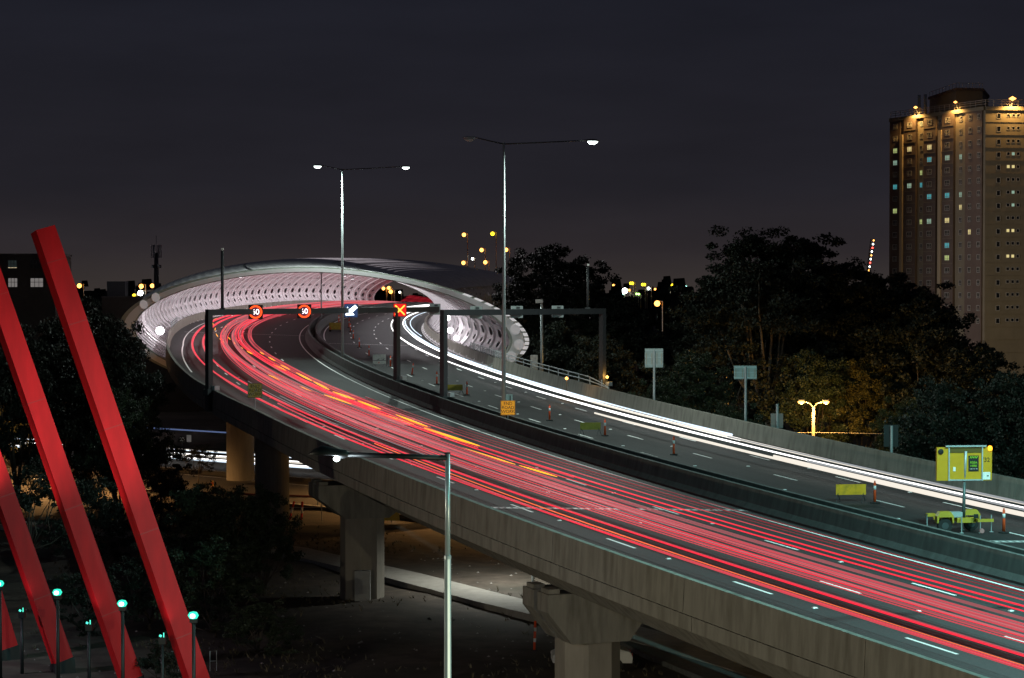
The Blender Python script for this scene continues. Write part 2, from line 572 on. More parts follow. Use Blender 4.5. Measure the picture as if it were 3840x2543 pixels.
for s in frange(199, 216, 1.5):
    gl.box(pt(s, uL(s) - 0.2, 1.5), (0.1, 0.1, 0.8), head(s))
tag(gl.build('safety_fence', STEEL), 'grid safety fence beside the floodlight on the left parapet', 'fence')

# ------------------------------------------------------------------ the sound tube
TA, TB, TUC, TVC, TS0, TK, TKV, TE = 20.882, 7.245, -0.242, 2.834, 152.727, -0.59, -0.199, 1.845
T_END = 400.0
def sec(t, da=0.0, db=0.0):
    c, s = cos(t), sin(t)
    return (TUC + (TA - da) * math.copysign(abs(c) ** (2 / TE), c), TVC + (TB - db) * math.copysign(abs(s) ** (2 / TE), s))

def tp(s0, t, da=0.0, db=0.0, ds=0.0):
    """point of the tube: s0 counted along the axis from the front ring"""
    u, v = sec(t, da, db)
    fade = max(0.0, 1 - s0 / 90.0)
    s = TS0 + s0 + (TK * u + TKV * v) * fade + ds
    return pt(s, u, v * (1 - 0.05 * min(1, s0 / 240)))

tube = thing('sound_tube', 'white ribbed oval noise tunnel arching over the curving freeway', 'tunnel', pt(160, 0))
T_LO, T_HI = -48, 228
ring = MB()
N = 160
vs = []
for i in range(N):
    t = radians(T_LO + (T_HI - T_LO) * i / (N - 1))
    vs += [tp(0, t), tp(0, t, 1.80, 0.60), tp(0, t, 1.80, 0.60, 0.45), tp(0, t, 0, 0, 0.45)]
fs = []
for i in range(N - 1):
    for k in range(4):
        fs.append((i * 4 + k, i * 4 + (k + 1) % 4, (i + 1) * 4 + (k + 1) % 4, (i + 1) * 4 + k))
ring.add(vs, fs)
ring.build('end_ring', RINGM, tube, world=True)
PALE = mat('porthole_added_glow', (0.85, 0.83, 0.85), 0.5, emit=(1.0, 0.94, 0.98), strength=0.14)  # added glow stands in for tube light coming through the holes
SLOT = mat('rim_slot_added_glow', (0.85, 0.83, 0.85), 0.5, emit=(1.0, 0.95, 0.97), strength=0.38)  # added glow in place of tube light passing through the rim slots
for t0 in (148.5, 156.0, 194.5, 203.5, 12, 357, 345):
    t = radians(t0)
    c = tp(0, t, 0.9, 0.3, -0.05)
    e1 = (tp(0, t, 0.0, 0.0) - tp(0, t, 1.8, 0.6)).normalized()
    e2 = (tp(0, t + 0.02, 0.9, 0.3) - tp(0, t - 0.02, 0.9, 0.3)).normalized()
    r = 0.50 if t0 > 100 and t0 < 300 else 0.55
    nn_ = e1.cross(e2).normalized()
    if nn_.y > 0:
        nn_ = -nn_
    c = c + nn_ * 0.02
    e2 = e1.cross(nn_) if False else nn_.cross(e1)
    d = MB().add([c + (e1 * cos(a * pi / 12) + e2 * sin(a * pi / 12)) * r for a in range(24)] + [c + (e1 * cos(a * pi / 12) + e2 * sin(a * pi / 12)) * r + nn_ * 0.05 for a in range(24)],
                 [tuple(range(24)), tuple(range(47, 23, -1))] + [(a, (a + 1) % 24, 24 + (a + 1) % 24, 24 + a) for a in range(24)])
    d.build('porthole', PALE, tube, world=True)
# dark jagged edge strip along the roof edge of the ring
PITCH = 5.0
NB = int((T_END - TS0) / PITCH)
HOLES = [(199.5, 0.42), (187.5, 0.36), (176, 0.50), (164.5, 0.36), (152, 0.30), (137, 0.22)]
HOLES = HOLES + [(180 - a, r) for a, r in HOLES]
def cladding(da, db, flip):
    c = MB()
    for j in range(NB):
        a0, a1 = j * PITCH + 0.02, (j + 1) * PITCH - 0.02
        edges = sorted(HOLES)
        tcur = T_LO
        cells = []
        for ta, r in edges:
            w = 4.6
            if ta - w > tcur:
                n = max(1, int((ta - w - tcur) / 6))
                for q in range(n):
                    cells.append((tcur + (ta - w - tcur) * q / n, tcur + (ta - w - tcur) * (q + 1) / n, 0))
            cells.append((ta - w, ta + w, r))
            tcur = ta + w
        n = max(1, int((T_HI - tcur) / 6))
        for q in range(n):
            cells.append((tcur + (T_HI - tcur) * q / n, tcur + (T_HI - tcur) * (q + 1) / n, 0))
        for t0, t1, r in cells:
            if r == 0:
                mid = (a0 + a1) / 2
                c.add([tp(x, radians(t), da, db) for x in (a0, mid, a1) for t in (t0, t1)], [(0, 1, 3, 2), (2, 3, 5, 4)])
            else:
                M_ = 16
                tm = (t0 + t1) / 2
                am = (a0 + a1) / 2
                L = (tp(am, radians(tm + 0.5), da, db) - tp(am, radians(tm - 0.5), da, db)).length
                vs = []
                for q in range(M_):
                    an = 2 * pi * (q + 0.5) / M_
                    ca, sa = cos(an), sin(an)
                    k = 1 / max(abs(ca), abs(sa))
                    vs.append(tp(am + (a1 - a0) / 2 * ca * k, radians(tm + (t1 - t0) / 2 * sa * k), da, db))
                for q in range(M_):
                    an = 2 * pi * (q + 0.5) / M_
                    vs.append(tp(am + r * 1.75 * cos(an), radians(tm + r / L * sin(an)), da, db))
                c.add(vs, [(q, (q + 1) % M_, M_ + (q + 1) % M_, M_ + q) for q in range(M_)])
                # corners of the rectangle
                cs = [tp(a0, radians(t0), da, db), tp(a1, radians(t0), da, db), tp(a1, radians(t1), da, db), tp(a0, radians(t1), da, db)]
                idx = {}
                for q in range(M_):
                    idx[q] = vs[q]
                for cq, (qa, qb) in zip(cs, ((9, 10), (13, 14), (1, 2), (5, 6))):
                    c.add([cq, vs[qa], vs[qb]], [(0, 1, 2)])
    return c
cladding(1.35, 0.42, False).build('inner_cladding', TUBEW, tube, world=True)
cladding(0.55, 0.16, True).build('outer_cladding', ROOFM, tube, world=True)
for j in range(0, NB + 1):
    r = MB()
    vs, n = [], 72
    a = j * PITCH
    for i in range(n):
        t = radians(T_LO + (T_HI - T_LO) * i / (n - 1))
        vs += [tp(a, t, 0.5, 0.14, -0.09), tp(a, t, 1.58, 0.52, -0.09), tp(a, t, 1.58, 0.52, 0.09), tp(a, t, 0.5, 0.14, 0.09)]
    fs = []
    for i in range(n - 1):
        for k in range(4):
            fs.append((i * 4 + k, i * 4 + (k + 1) % 4, (i + 1) * 4 + (k + 1) % 4, (i + 1) * 4 + k))
    r.add(vs, fs)
    r.build('rib', RIBW, tube, world=True)
# roof: shingled metal strips above the cladding with dark slots between the bands
for t0, t1 in ((18, 64.6), (66.4, 73.6), (75.4, 110), (111, 152)):
    rf = MB()
    sl = frange(0.3, T_END - TS0, 2.5)
    nt = max(2, int((t1 - t0) / 1.5))
    def lift(q, z=0.0):
        return z + 0.10 * ((q % 2) if 0 < q < nt else 0)
    vs = []
    for a in sl:
        for q in range(nt + 1):
            t = radians(t0 + (t1 - t0) * q / nt)
            vs.append(tp(a, t, 0.04 - 0.03 * (q % 2), 0.02 - 0.045 * (q % 2)))
    W_ = nt + 1
    rf.add(vs, [(i * W_ + q, i * W_ + q + 1, (i + 1) * W_ + q + 1, (i + 1) * W_ + q) for i in range(len(sl) - 1) for q in range(nt)])
    rf.build('roof_sheet', ROOFM, tube, world=True)
# edge panels on the right rim, given a glow for light through slots
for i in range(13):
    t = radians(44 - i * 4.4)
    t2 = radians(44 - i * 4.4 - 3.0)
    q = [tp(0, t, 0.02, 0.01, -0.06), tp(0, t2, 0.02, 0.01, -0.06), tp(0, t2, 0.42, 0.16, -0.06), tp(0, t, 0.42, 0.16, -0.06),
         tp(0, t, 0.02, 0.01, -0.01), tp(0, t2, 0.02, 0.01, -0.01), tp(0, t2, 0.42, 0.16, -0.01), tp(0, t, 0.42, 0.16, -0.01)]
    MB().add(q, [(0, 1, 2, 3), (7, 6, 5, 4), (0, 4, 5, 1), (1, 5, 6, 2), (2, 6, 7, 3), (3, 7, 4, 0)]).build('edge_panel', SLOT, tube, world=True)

# floodlights at the tube mouth, then added fill lamps inside
FLOODE = glow('floodlight_lens', (1.0, 0.93, 0.95), 8)
def flood(s, u, v, side, label, group, power, big=1.0):
    p = pt(s, u, v)
    t = thing('floodlight', label, 'floodlight', p, head(s), group)
    MB().box((0, 0, 0), (0.5 * big, 0.45 * big, 0.4 * big)).build('housing', DARKST, t)
    MB().tube([(0, 0, -v + 0.9), (0, 0, -0.15)], 0.05, 6).build('bracket', DARKST, t)
    l = MB()
    l.lathe([(0.02, -0.12), (0.26 * big, -0.05), (0.26 * big, 0.05), (0.02, 0.12)], 14)
    l.v = [Vector((q.x, -0.30 * big + q.z, q.y)) for q in l.v]
    l.build('lens', FLOODE, t)
    light(t, 'POINT', (0.55 if side < 0 else -0.55, -0.9, 0.35), power, (1.0, 0.92, 0.95), 0.25)
flood(192, -17.4, 1.1, 1, 'bright white floodlight on the left parapet at the tube mouth', None, 260, 2.0)
flood(184, 17.9, 3.5, -1, 'highest of the three white floodlights on the right wall of the tube', None, 30, 1.4)
flood(180.5, 17.9, 2.1, -1, 'middle of the three white floodlights on the right wall of the tube', None, 30, 1.4)
flood(174, 17.9, 1.5, -1, 'lowest of the three white floodlights on the right wall of the tube', None, 30, 1.3)
CEILE = glow('tube_fill_lens', (1.0, 0.94, 0.97), 4)
ceil0 = None  # fill lamps added out of sight to brighten the tube walls
for s in range(172, 396, 16):
    for side in (-1, 1):
        p = pt(s, 6.5 * side - 1.0, 8.35)
        if ceil0 is None:
            ceil0 = thing('tube_fill_lamp', 'added fill lamp hidden under the roof of the tube', 'lamp', p, head(s) + (pi if side < 0 else 0), 'added fill lamps under the tube roof')
            hb_ = MB().box((0, 0, 0.08), (0.3, 1.6, 0.14)).build('housing', STEEL, ceil0)
            MB().box((0, 0, 0.0), (0.24, 1.5, 0.015)).build('lens', CEILE, ceil0)
            light(ceil0, 'SPOT', (0, 0, -0.25), 3100, (1.0, 0.95, 0.985), 0.35, (1, 0, -0.28), 142, 0.5)
        else:
            copy_tree(ceil0, None, p, head(s) + (pi if side < 0 else 0))

# ------------------------------------------------------------------ light trails of the traffic: thin glowing tubes at lamp height
def trail(name, pts, r, m, label, group, cat='light trail'):
    o = MB().tube(pts, r, 6).build(name, m)
    tag(o, label, cat, group)
    return o
RED_B = glow('trail_red_bright', (1.0, 0.028, 0.06), 1.1)
RED_M = glow('trail_red_mid', (1.0, 0.10, 0.135), 0.66)
RED_P = glow('trail_red_pale', (1.0, 0.24, 0.27), 0.60)
RED_D = glow('trail_red_dim', (1.0, 0.13, 0.16), 0.22)
RED_W = glow('trail_red_wash', (1.0, 0.30, 0.33), 0.32)
ORG = glow('trail_orange', (1.0, 0.16, 0.05), 1.1)
AMB = glow('trail_amber', (1.0, 0.42, 0.02), 1.6)
WHT = glow('trail_white', (1.0, 0.98, 0.96), 2.4)
WHB = glow('trail_bluish_white', (0.72, 0.86, 1.0), 1.4)
WHC = glow('trail_cream', (1.0, 0.92, 0.80), 0.95)
WHD = glow('trail_grey', (0.9, 0.95, 1.0), 0.35)

rnd = random.Random(11)
def path_trail(name, kn, ku, v, r, m, label, group, s0=None, s1=None, wob=0.0, rmax=1.7, vary=0.35):
    s0 = kn[0] if s0 is None else s0
    s1 = kn[-1] if s1 is None else s1
    ph_, am = rnd.uniform(0, 6), wob
    sl = frange(s0, s1, 3)
    pts = []
    for s in sl:
        # smooth the piecewise-linear offsets
        u = sum(interp(s + d, kn, ku) for d in (-9, -6, -3, 0, 3, 6, 9)) / 7
        pts.append(pt(s, u + am * sin(s * 0.02 + ph_), v))
    rs = [r * interp(s, [20, 60, 110, 200], [1.0, 1.15, rmax * 0.8, rmax]) * (1 + vary * sin(s * 0.11 + ph_ * 3) * sin(s * 0.037 + ph_)) for s in sl]
    return trail(name, pts, rs, m, label, group)

# lane 1 (outer lane): bright red pairs
for k in range(3):
    j = rnd.uniform(-0.22, 0.22)
    for du in (-0.62, 0.62):
        path_trail('light_trail', [-60, 0, 40, 80, 120, 150, 200, 300, 460],
                   [-10.9 + du + j, -11.05 + du + j, -11.15 + du + j, -11.6 + du + j, -12.1 + du + j, -12.4 + du + j, -12.3 + du + j, -13.2 + du + j, -13.0 + du + j],
                   0.72 + 0.05 * k, (0.022, 0.022, 0.018)[k], (RED_B, RED_B, RED_M)[k], 'red tail-light trail in the outer lane beside the viaduct parapet', 'red light trails in the outer lane', rmax=3.2)
path_trail('light_trail', [-60, 0, 20, 45, 60], [-11.55, -11.6, -11.55, -11.3, -11.2], 0.8, 0.022, ORG, 'thin orange light trail along the nearest lane at the lower right', None)
path_trail('light_trail', [-60, 0, 20, 45, 90], [-11.75, -11.8, -11.75, -11.5, -11.6], 0.74, 0.03, RED_M, 'crimson light trail just below the thin orange one', None)
# lane 2: broad pale band made of many thin trails
for k in range(32):
    c = rnd.gauss(0, 0.40)
    side = -0.62 if k % 2 else 0.62
    base = -8.35 + c * 0.55
    m = (RED_P, RED_W, RED_B, RED_W, RED_M)[k % 5] if k > 1 else RED_M
    e0 = -60 if k % 3 else -60 + rnd.uniform(0, 40)
    path_trail('light_trail', [-60, 0, 40, 80, 120, 160, 210, 300, 460],
               [base + side * 0.45 + 0.3, base + side * 0.5 + 0.3, base + side * 0.8 + 0.15, base + side - 0.05, base - 0.25 + side, base - 0.45 + side, base - 0.6 + side, base - 1.1 + side, base - 1.1 + side],
               rnd.uniform(0.55, 1.15), rnd.uniform(0.014, 0.034), m, 'pale red light trail in the broad bundle of the second lane', 'pale red light trails in the second lane', wob=0.12, rmax=2.2)
# lane 3
for k in range(14):
    c = rnd.gauss(0, 0.30)
    side = -0.62 if k % 2 else 0.62
    base = -5.35 + c * 0.5
    m = (RED_M, RED_B, RED_D, RED_P)[k % 4]
    path_trail('light_trail', [-60, 0, 30, 60, 90, 130, 170, 210, 300, 460],
               [base + side + 0.2, base + side + 0.3, base + side + 0.15, base + side, base + side - 0.1, base - 0.4 + side, base - 1.3 + side, base - 1.7 + side, base - 1.0 + side, base - 1.0 + side],
               rnd.uniform(0.55, 1.0), rnd.uniform(0.015, 0.028), m, 'red light trail in the middle lane below the white median line', 'red light trails in the third lane', wob=0.08, rmax=2.2,
               s0=-60 if k in (1,) else rnd.uniform(42, 75))
# trails that drift towards the median
for k, (u_, m, r) in enumerate(((-4.15, RED_M, 0.022), (-3.15, RED_D, 0.03), (-4.95, RED_B, 0.03), (-3.6, RED_D, 0.02), (-2.6, RED_D, 0.02))):
    path_trail('light_trail', [-60, 20, 60, 90, 130, 160, 200, 260], [u_ + 0.1, u_, u_ - 0.1, u_ - 0.5, u_ - 1.5, u_ - 2.4, u_ - 3.3, u_ - 3.6], 0.78, r, m,
               'thin red light trail running closest to the median', 'thin red light trails beside the median', s1=(260, 95, 260, 120, 70)[k])
RED_H = glow('trail_red_high', (1.0, 0.03, 0.06), 0.42)
# tall vehicles: marker lights high above the deck inside the tube
for k in range(12):
    v = 1.2 + 0.26 * k
    path_trail('light_trail', [399, 430, 470, 515], [-15.5 + 0.35 * k, -13.6 + 0.2 * k, -12.5, -12.0], 0.8 + 0.24 * k, 0.032, RED_H, 'thin red marker-light trail high above the lanes beyond the tube', 'high red light trails beyond the tube')
for k in range(10):
    path_trail('light_trail', [272, 300, 380, 470, 515], [-13.2 + k * 1.0, -13.5 + k * 1.0, -13.4 + k * 1.0, -13.0 + k, -13.0 + k], 0.75 + 0.12 * (k % 4), 0.085, (RED_B, RED_P)[k % 2], 'red light trail packed along the lanes deep in the tube', 'packed red light trails inside the tube')
# amber indicator flashes
AMBL = [([(240, -13.6), (232, -13.4)], .06), ([(224, -12.7), (214, -11.8)], .06), ([(208, -11.2), (200, -10.9)], .06), ([(192, -10.5), (184, -10.1)], .06), ([(180, -9.9), (172, -9.4)], .06),
        ([(214, -10.1), (206, -9.8)], .06), ([(200, -9.6), (192, -9.3)], .06), ([(184, -8.9), (178, -8.6)], .06), ([(174, -8.4), (168, -8.1)], .06), ([(164, -7.9), (160, -7.6)], .06),
        ([(155.5, -7.4), (150, -7.1)], .07), ([(145, -6.85), (137, -6.55)], .075), ([(133, -6.35), (125, -6.0)], .075),
        ([(154, -6.1), (149.5, -5.95)], .06), ([(145, -5.8), (139, -5.62)], .065), ([(133, -5.65), (126, -5.5)], .065), ([(122, -5.4), (112, -5.35)], .08),
        ([(111, -5.35), (102, -5.45)], .08), ([(100, -5.5), (92, -5.2)], .075), ([(91, -5.2), (83.5, -5.05)], .075), ([(81, -5.95), (71.5, -5.55)], .06), ([(79, -4.95), (70, -5.0)], .07),
        ([(69, -5.5), (57.5, -5.2)], .085), ([(58, -6.65), (47.5, -6.35)], .05), ([(47, -6.3), (41.5, -6.12)], .05), ([(131, -8.95), (125, -8.6)], .05), ([(119, -8.3), (111, -7.8)], .055),
        ([(106, -7.4), (99, -7.0)], .05), ([(97, -6.75), (88, -6.3)], .055)]
for (a, b), r in AMBL:
    pts = [pt(a[0] + (b[0] - a[0]) * i / 4, a[1] + (b[1] - a[1]) * i / 4, 0.82) for i in range(5)]
    trail('indicator_trail', pts, [r * 0.3, r * 0.75, r * 0.9, r * 0.8, r * 0.3], AMB, 'short amber indicator flash streak among the red light trails', 'amber indicator streaks', 'light trail')
# thin white reflections of chrome, running with the lanes
for kn, ku in (([40, 70], [-8.9, -8.6]), ([55, 100], [-9.1, -9.9]), ([75, 116], [-10.0, -10.5]), ([72, 84], [-6.2, -6.9]), ([92, 118], [-7.4, -8.3]), ([20, 40], [-7.0, -7.6])):
    path_trail('light_trail', kn, ku, 0.5, 0.012, WHD, 'hair-thin white reflection streak among the red light trails', 'thin white streaks')
# right carriageway headlights
for kn, ku, v, r, m, lb in (
        ([-60, 50, 90, 150, 190, 230, 300, 420, 500], [12.3, 12.4, 12.4, 12.4, 12.55, 12.5, 12.2, 11.0, 10], 0.68, 0.07, WHT, 'brilliant white headlight trail nearest the bollards on the right carriageway'),
        ([60, 95, 140, 173, 206, 243, 300, 420, 500], [13.6, 13.9, 14.2, 14.4, 14.5, 14.1, 13.6, 12.4, 11.5], 0.68, 0.065, WHT, 'brilliant white headlight trail nearest the right parapet'),
        ([62, 95, 140, 173, 206, 243], [13.85, 14.15, 14.45, 14.65, 14.8, 14.4], 0.80, 0.07, WHB, 'wide bluish-white headlight trail beside the right parapet'),
        ([-60, 20, 50, 80.8], [10.8, 10.95, 10.85, 10.75], 0.66, 0.07, WHC, 'cream headlight trail starting beside a bollard on the right carriageway'),
        ([-60, 20, 50], [11.1, 11.3, 11.25], 0.70, 0.06, WHC, 'cream headlight trail just above the one that starts at a bollard'),
        ([-60, 24, 47], [12.0, 12.1, 12.0], 0.70, 0.07, WHD, 'grey-white light trail in the lower of the white bundle'),
        ([-60, 24, 90], [13.2, 13.3, 13.6], 0.72, 0.06, WHC, 'cream headlight trail closest to the parapet at the right edge'),
        ([-60, 24, 60], [12.65, 12.7, 12.7], 0.9, 0.05, WHD, 'dim grey-white light trail in the upper of the white bundle'),
        ([195, 215, 240, 300], [15.6, 15.4, 15.2, 14.8], 0.68, 0.05, WHB, 'faint headlight trail in the far right lane inside the tube mouth'),
        ([300, 360, 430, 500], [7.5, 7.8, 7.8, 7], 0.7, 0.1, WHT, 'white headlight trail emerging at the far end of the tube'),
        ([300, 360, 430, 500], [9.2, 9.4, 9.4, 9], 0.7, 0.1, WHT, 'white headlight trail in the middle of the far tube road')):
    path_trail('light_trail', kn, ku, v, r, m, lb, None, rmax=1.25)
# headlights on the lower road behind the viaduct
for off, z, r, m in ((-4.4, 1.1, 0.07, WHB), (-2.9, 1.1, 0.08, WHT), (-0.4, 1.1, 0.06, WHC), (1.2, 1.1, 0.075, WHT), (4.6, 1.15, 0.06, WHB), (6.0, 1.1, 0.05, WHC), (9.5, 3.2, 0.10, glow('trail_blue', (0.35, 0.5, 1.0), 0.22))):
    P = [Vector((x, y, 0)) for x, y in densify(LR1)]
    q = []
    for i, p in enumerate(P):
        d = (P[min(i + 1, len(P) - 1)] - P[max(i - 1, 0)]).normalized()
        q.append((p.x - d.y * -off * -1, p.y + d.x * off, z))
    trail('light_trail', q, r, m, 'white headlight trail on the lower road passing behind the piers' if z < 3 else 'faint blue light trail high above the lower road', 'white light trails on the lower road' if z < 3 else None)

# ------------------------------------------------------------------ street lamps on the median
LAMPW = glow('mercury_lamp_lens', (0.86, 1.0, 0.95), 7)
def cobra(parent, base, direction, lit, L=1.05):
    """lamp head part at base, pointing along direction (unit vector, horizontal)"""
    d = Vector(direction)
    n = Vector((-d.y, d.x, 0))
    hd = MB()
    secs = [(0.0, 0.06, 0.06), (0.25, 0.13, 0.10), (0.55, 0.20, 0.13), (0.85, 0.17, 0.10), (1.05, 0.04, 0.03)]
    vs = []
    for x, w, h in secs:
        vs += [Vector(base) + d * x * L + n * (w * cos(a * pi / 5)) + Vector((0, 0, h * max(-0.35, sin(a * pi / 5)))) for a in range(10)]
    fs = [(i * 10 + k, i * 10 + (k + 1) % 10, (i + 1) * 10 + (k + 1) % 10, (i + 1) * 10 + k) for i in range(4) for k in range(10)]
    hd.add(vs, fs + [tuple(range(9, -1, -1)), tuple(40 + k for k in range(10))])
    o = hd.build('lamp_head', DARKST if lit else STEEL, parent, smooth=True)
    ln = MB()
    vs = []
    for x, w in ((0.25, 0.06), (0.40, 0.17), (0.62, 0.19), (0.82, 0.14), (0.95, 0.04)):
        vs += [Vector(base) + d * x * L + n * (w * cos(a * pi / 5)) + Vector((0, 0, -0.05 + (0.24 * w / 0.19) * min(0, sin(a * pi / 5)))) for a in range(10)]
    ln.add(vs, fs)
    ln.build('lens', LAMPW if lit else mat('clear_lens', (0.55, 0.55, 0.55), 0.15), o, smooth=True)
    return Vector(base) + d * 0.6 * L + Vector((0, 0, -0.45))

def street_lamp(s, label, lit=(True, True), power=11000, tint=(0.83, 1.0, 0.93), z0=0.0):
    p = pt(s, 1.7, -0.85)
    t = thing('street_lamp', label, 'street lamp', p, head(s))
    H = 21.2
    MB().tube([(0, 0, 0), (0, 0, H * 0.5), (0, 0, H)], [0.17, 0.125, 0.075], 12).build('pole', STEEL, t, smooth=True)
    for i, (dx, L) in enumerate(((-1, 1.9), (1, 6.0))):
        MB().tube([(0, 0, H - 0.1), (dx * L * 0.5, 0, H + 0.08), (dx * L, 0, H + 0.28)], [0.05, 0.045, 0.04], 8).build('arm', DARKST, t, smooth=True)
        c = cobra(t, (dx * L, 0, H + 0.28), (dx, 0, 0), lit[i])
        if lit[i]:
            light(t, 'SPOT', c, power, tint, 0.18, (0, 0, -1), 174, 0.22)
    return t
street_lamp(143.6, 'tall steel double-arm street lamp with both heads lit in front of the tube', power=8500)
street_lamp(74.2, 'tall double-arm street lamp with a dead left head behind the glowing orange sign', (False, True), 12500)
street_lamp(5.0, 'double-arm median street lamp out of view to the right of the sign trailer', (True, True), 17000, (0.48, 0.98, 0.95))
street_lamp(-62.0, 'double-arm median street lamp far out of view behind the right edge', (True, True), 30000, (0.20, 1.0, 0.88))

# the nearer lamp on the ground in the foreground
nl = thing('street_lamp', 'single-arm foreground street lamp with a domed head hanging left', 'street lamp', (-1.93, 61.5, 0))
zt = CAMZ - 4.85
MB().tube([(0, 0, 0), (0, 0, zt * 0.55), (0, 0, zt - 3.1)], [0.125, 0.11, 0.10], 8).build('pole', mat('pale_galvanised', (0.50, 0.56, 0.58), 0.38, metal=0.4, var=0.06, scale=2), nl)
MB().tube([(0, 0, zt - 3.1), (0, 0, zt)], [0.078, 0.074], 12).build('pole_top', MATS['pale_galvanised'], nl, smooth=True)
MB().tube([(0, 0, zt - 3.15), (0, 0, zt - 3.05)], 0.11, 12).build('collar', STEEL, nl)
MB().tube([(0, 0, zt), (0, 0, zt + 0.05)], 0.085, 12).build('pole_cap', DARKST, nl)
MB().tube([(0.0, 0, zt - 0.12), (-1.6, 0, zt - 0.06), (-3.0, 0, zt - 0.02)], [0.085, 0.08, 0.075], 10).build('arm', BLACK, nl, smooth=True)
hd = MB()
vs = []
for x, h, w, hb in ((-2.95, 0.06, 0.06, -0.06), (-3.05, 0.15, 0.12, -0.10), (-3.2, 0.16, 0.14, -0.13), (-3.45, 0.22, 0.22, -0.02), (-3.75, 0.28, 0.27, -0.01), (-4.0, 0.18, 0.2, -0.01), (-4.18, 0.0, 0.03, -0.01)):
    vs += [Vector((x, w * cos(a * pi / 6), zt - 0.02 + (h * sin(a * pi / 6) if a <= 6 else hb * abs(sin(a * pi / 6))))) for a in range(12)]
hd.add(vs, [(i * 12 + k, i * 12 + (k + 1) % 12, (i + 1) * 12 + (k + 1) % 12, (i + 1) * 12 + k) for i in range(6) for k in range(12)])
ho = hd.build('lamp_head', BLACK, nl, smooth=True)
q = MB().lathe([(0.01, -0.10), (0.09, -0.06), (0.1, 0.0), (0.05, 0.06)], 12, (-3.32, -0.02, zt - 0.13))
q.build('bulb', glow('foreground_bulb', (0.85, 1.0, 1.0), 8), ho, smooth=True)
light(nl, 'SPOT', (-3.5, 0, zt - 0.35), 2600, (0.62, 0.74, 1.0), 0.12, (-0.28, 1, -0.45), 92, 0.8)
light(nl, 'POINT', (-3.3, -0.12, zt - 0.30), 60, (0.8, 0.95, 1.0), 0.08)

# ------------------------------------------------------------------ gantries with lane signs
REDX = glow('sign_red_field', (1.0, 0.012, 0.01), 0.9)
RINGR = glow('sign_red_ring', (1.0, 0.07, 0.012), 2.2)
YX = glow('sign_yellow_cross', (1.0, 0.50, 0.06), 2.2)
WARR = glow('sign_white_arrow', (0.78, 0.90, 1.0), 5.0)
WDIG = glow('sign_white_digits', (1.0, 0.93, 0.97), 2.6)

def gantry(label, a, b, ext, H0, H1):
    A, Bp = pt(*a), pt(*b)
    t = thing('sign_gantry', label, 'gantry', A, 0)
    top_a, top_b = A + Vector((0, 0, H0)), Bp + Vector((0, 0, H1))
    d = (top_b - top_a)
    dn = d.normalized()
    yaw = math.atan2(d.y, d.x)
    e = top_b + dn * ext
    L = (e - top_a).length
    pitch = math.asin(dn.z)
    R = Matrix.Rotation(yaw, 3, 'Z') @ Matrix.Rotation(-pitch, 3, 'Y')
    MB().box((top_a + e) / 2 - Vector((0, 0, 0.22)), (L + 0.4, 0.42, 0.46), M=R).build('beam', GANTRY, t, world=True)
    for P_, Hh in ((A, H0), (Bp, H1)):
        MB().box(P_ + Vector((0, 0, (Hh - 0.452 - 0.6) / 2)), (0.44, 0.44, Hh - 0.452 + 0.6), yaw).build('column', GANTRY, t, world=True)
        MB().box(P_ + Vector((0, 0, 0.9)), (0.75, 0.6, 0.5), yaw).build('base_housing', DARKST, t, world=True)
        MB().box(P_ + Vector((0.55, -0.1, 1.25)), (0.5, 0.35, 0.35), yaw).build('junction_box', STEEL, t, world=True)
    return t, top_a, dn, yaw, R

gA, oa, da_, yawA, RA = gantry('dark steel sign gantry with lit speed signs over the red light trails', (98.5, -15.75), (109.4, 1.7), 4.8, 7.5, 7.4)
gB, ob, db_, yawB, RB = gantry('dark steel sign gantry with unlit sign backs over the right carriageway', (91.2, 1.7), (102.3, 18.25), 0.0, 7.9, 7.7)
def at_x(o, d, nx):
    """distance along a beam to where it crosses the bearing nx (tan of the bearing)"""
    return (nx * o.y - o.x) / (d.x - nx * d.y)
def bearing(px):
    return (px - 1920) / 7715.1
def lane_sign(nx, label):
    k = at_x(oa, da_, bearing(nx))
    c = oa + da_ * k + Vector((0, 0, -0.24))
    t = thing('lane_sign', label, 'lane sign', c, 0.05)
    MB().box((0, -0.32, 0), (1.16, 0.2, 1.16)).build('sign_case', BLACK, t)
    return t
for nx, lb in ((960, 'lit speed sign reading 60 in a red ring, the left of two'), (1142, 'lit speed sign reading 60 in a red ring, the right of two')):
    t = lane_sign(nx, lb)
    rg = MB()
    n = 40
    for r0, r1, y in ((0.40, 0.54, -0.43),):
        vs = [Vector((r * cos(2 * pi * k / n), yy, r * sin(2 * pi * k / n))) for yy in (y, y - 0.02) for r in (r0, r1) for k in range(n)]
        fs = [(2 * n + k, 3 * n + k, 3 * n + (k + 1) % n, 2 * n + (k + 1) % n) for k in range(n)] + [(n + k, n + (k + 1) % n, 3 * n + (k + 1) % n, 3 * n + k) for k in range(n)]
        rg.add(vs, fs)
    rg.build('speed_ring', RINGR, t)
    MB().lathe([(0.01, 0), (0.39, 0), (0.39, 0.008), (0.01, 0.008)], 32).build('sign_face', glow('sign_pink_spill', (0.75, 0.12, 0.24), 0.16), t).matrix_basis = Matrix.Translation((0, -0.424, 0)) @ Matrix.Rotation(pi / 2, 4, 'X')  # spill of the lit digits put in as a pink glow
    text('60', 0.62, WDIG, t, (0, -0.435, -0.01), (pi / 2, 0, 0), 'speed_digits', 0.008, bold=0.02)
t = lane_sign(1317, 'lit lane sign with a white arrow slanting down to the left')
MB().box((0, -0.425, 0), (1.1, 0.012, 1.1)).build('sign_face', glow('sign_blue_spill', (0.08, 0.16, 0.42), 0.35), t)  # spill of the lit arrow put in as a blue glow
ar = MB()
A45 = Matrix.Rotation(radians(-45), 3, 'Y')
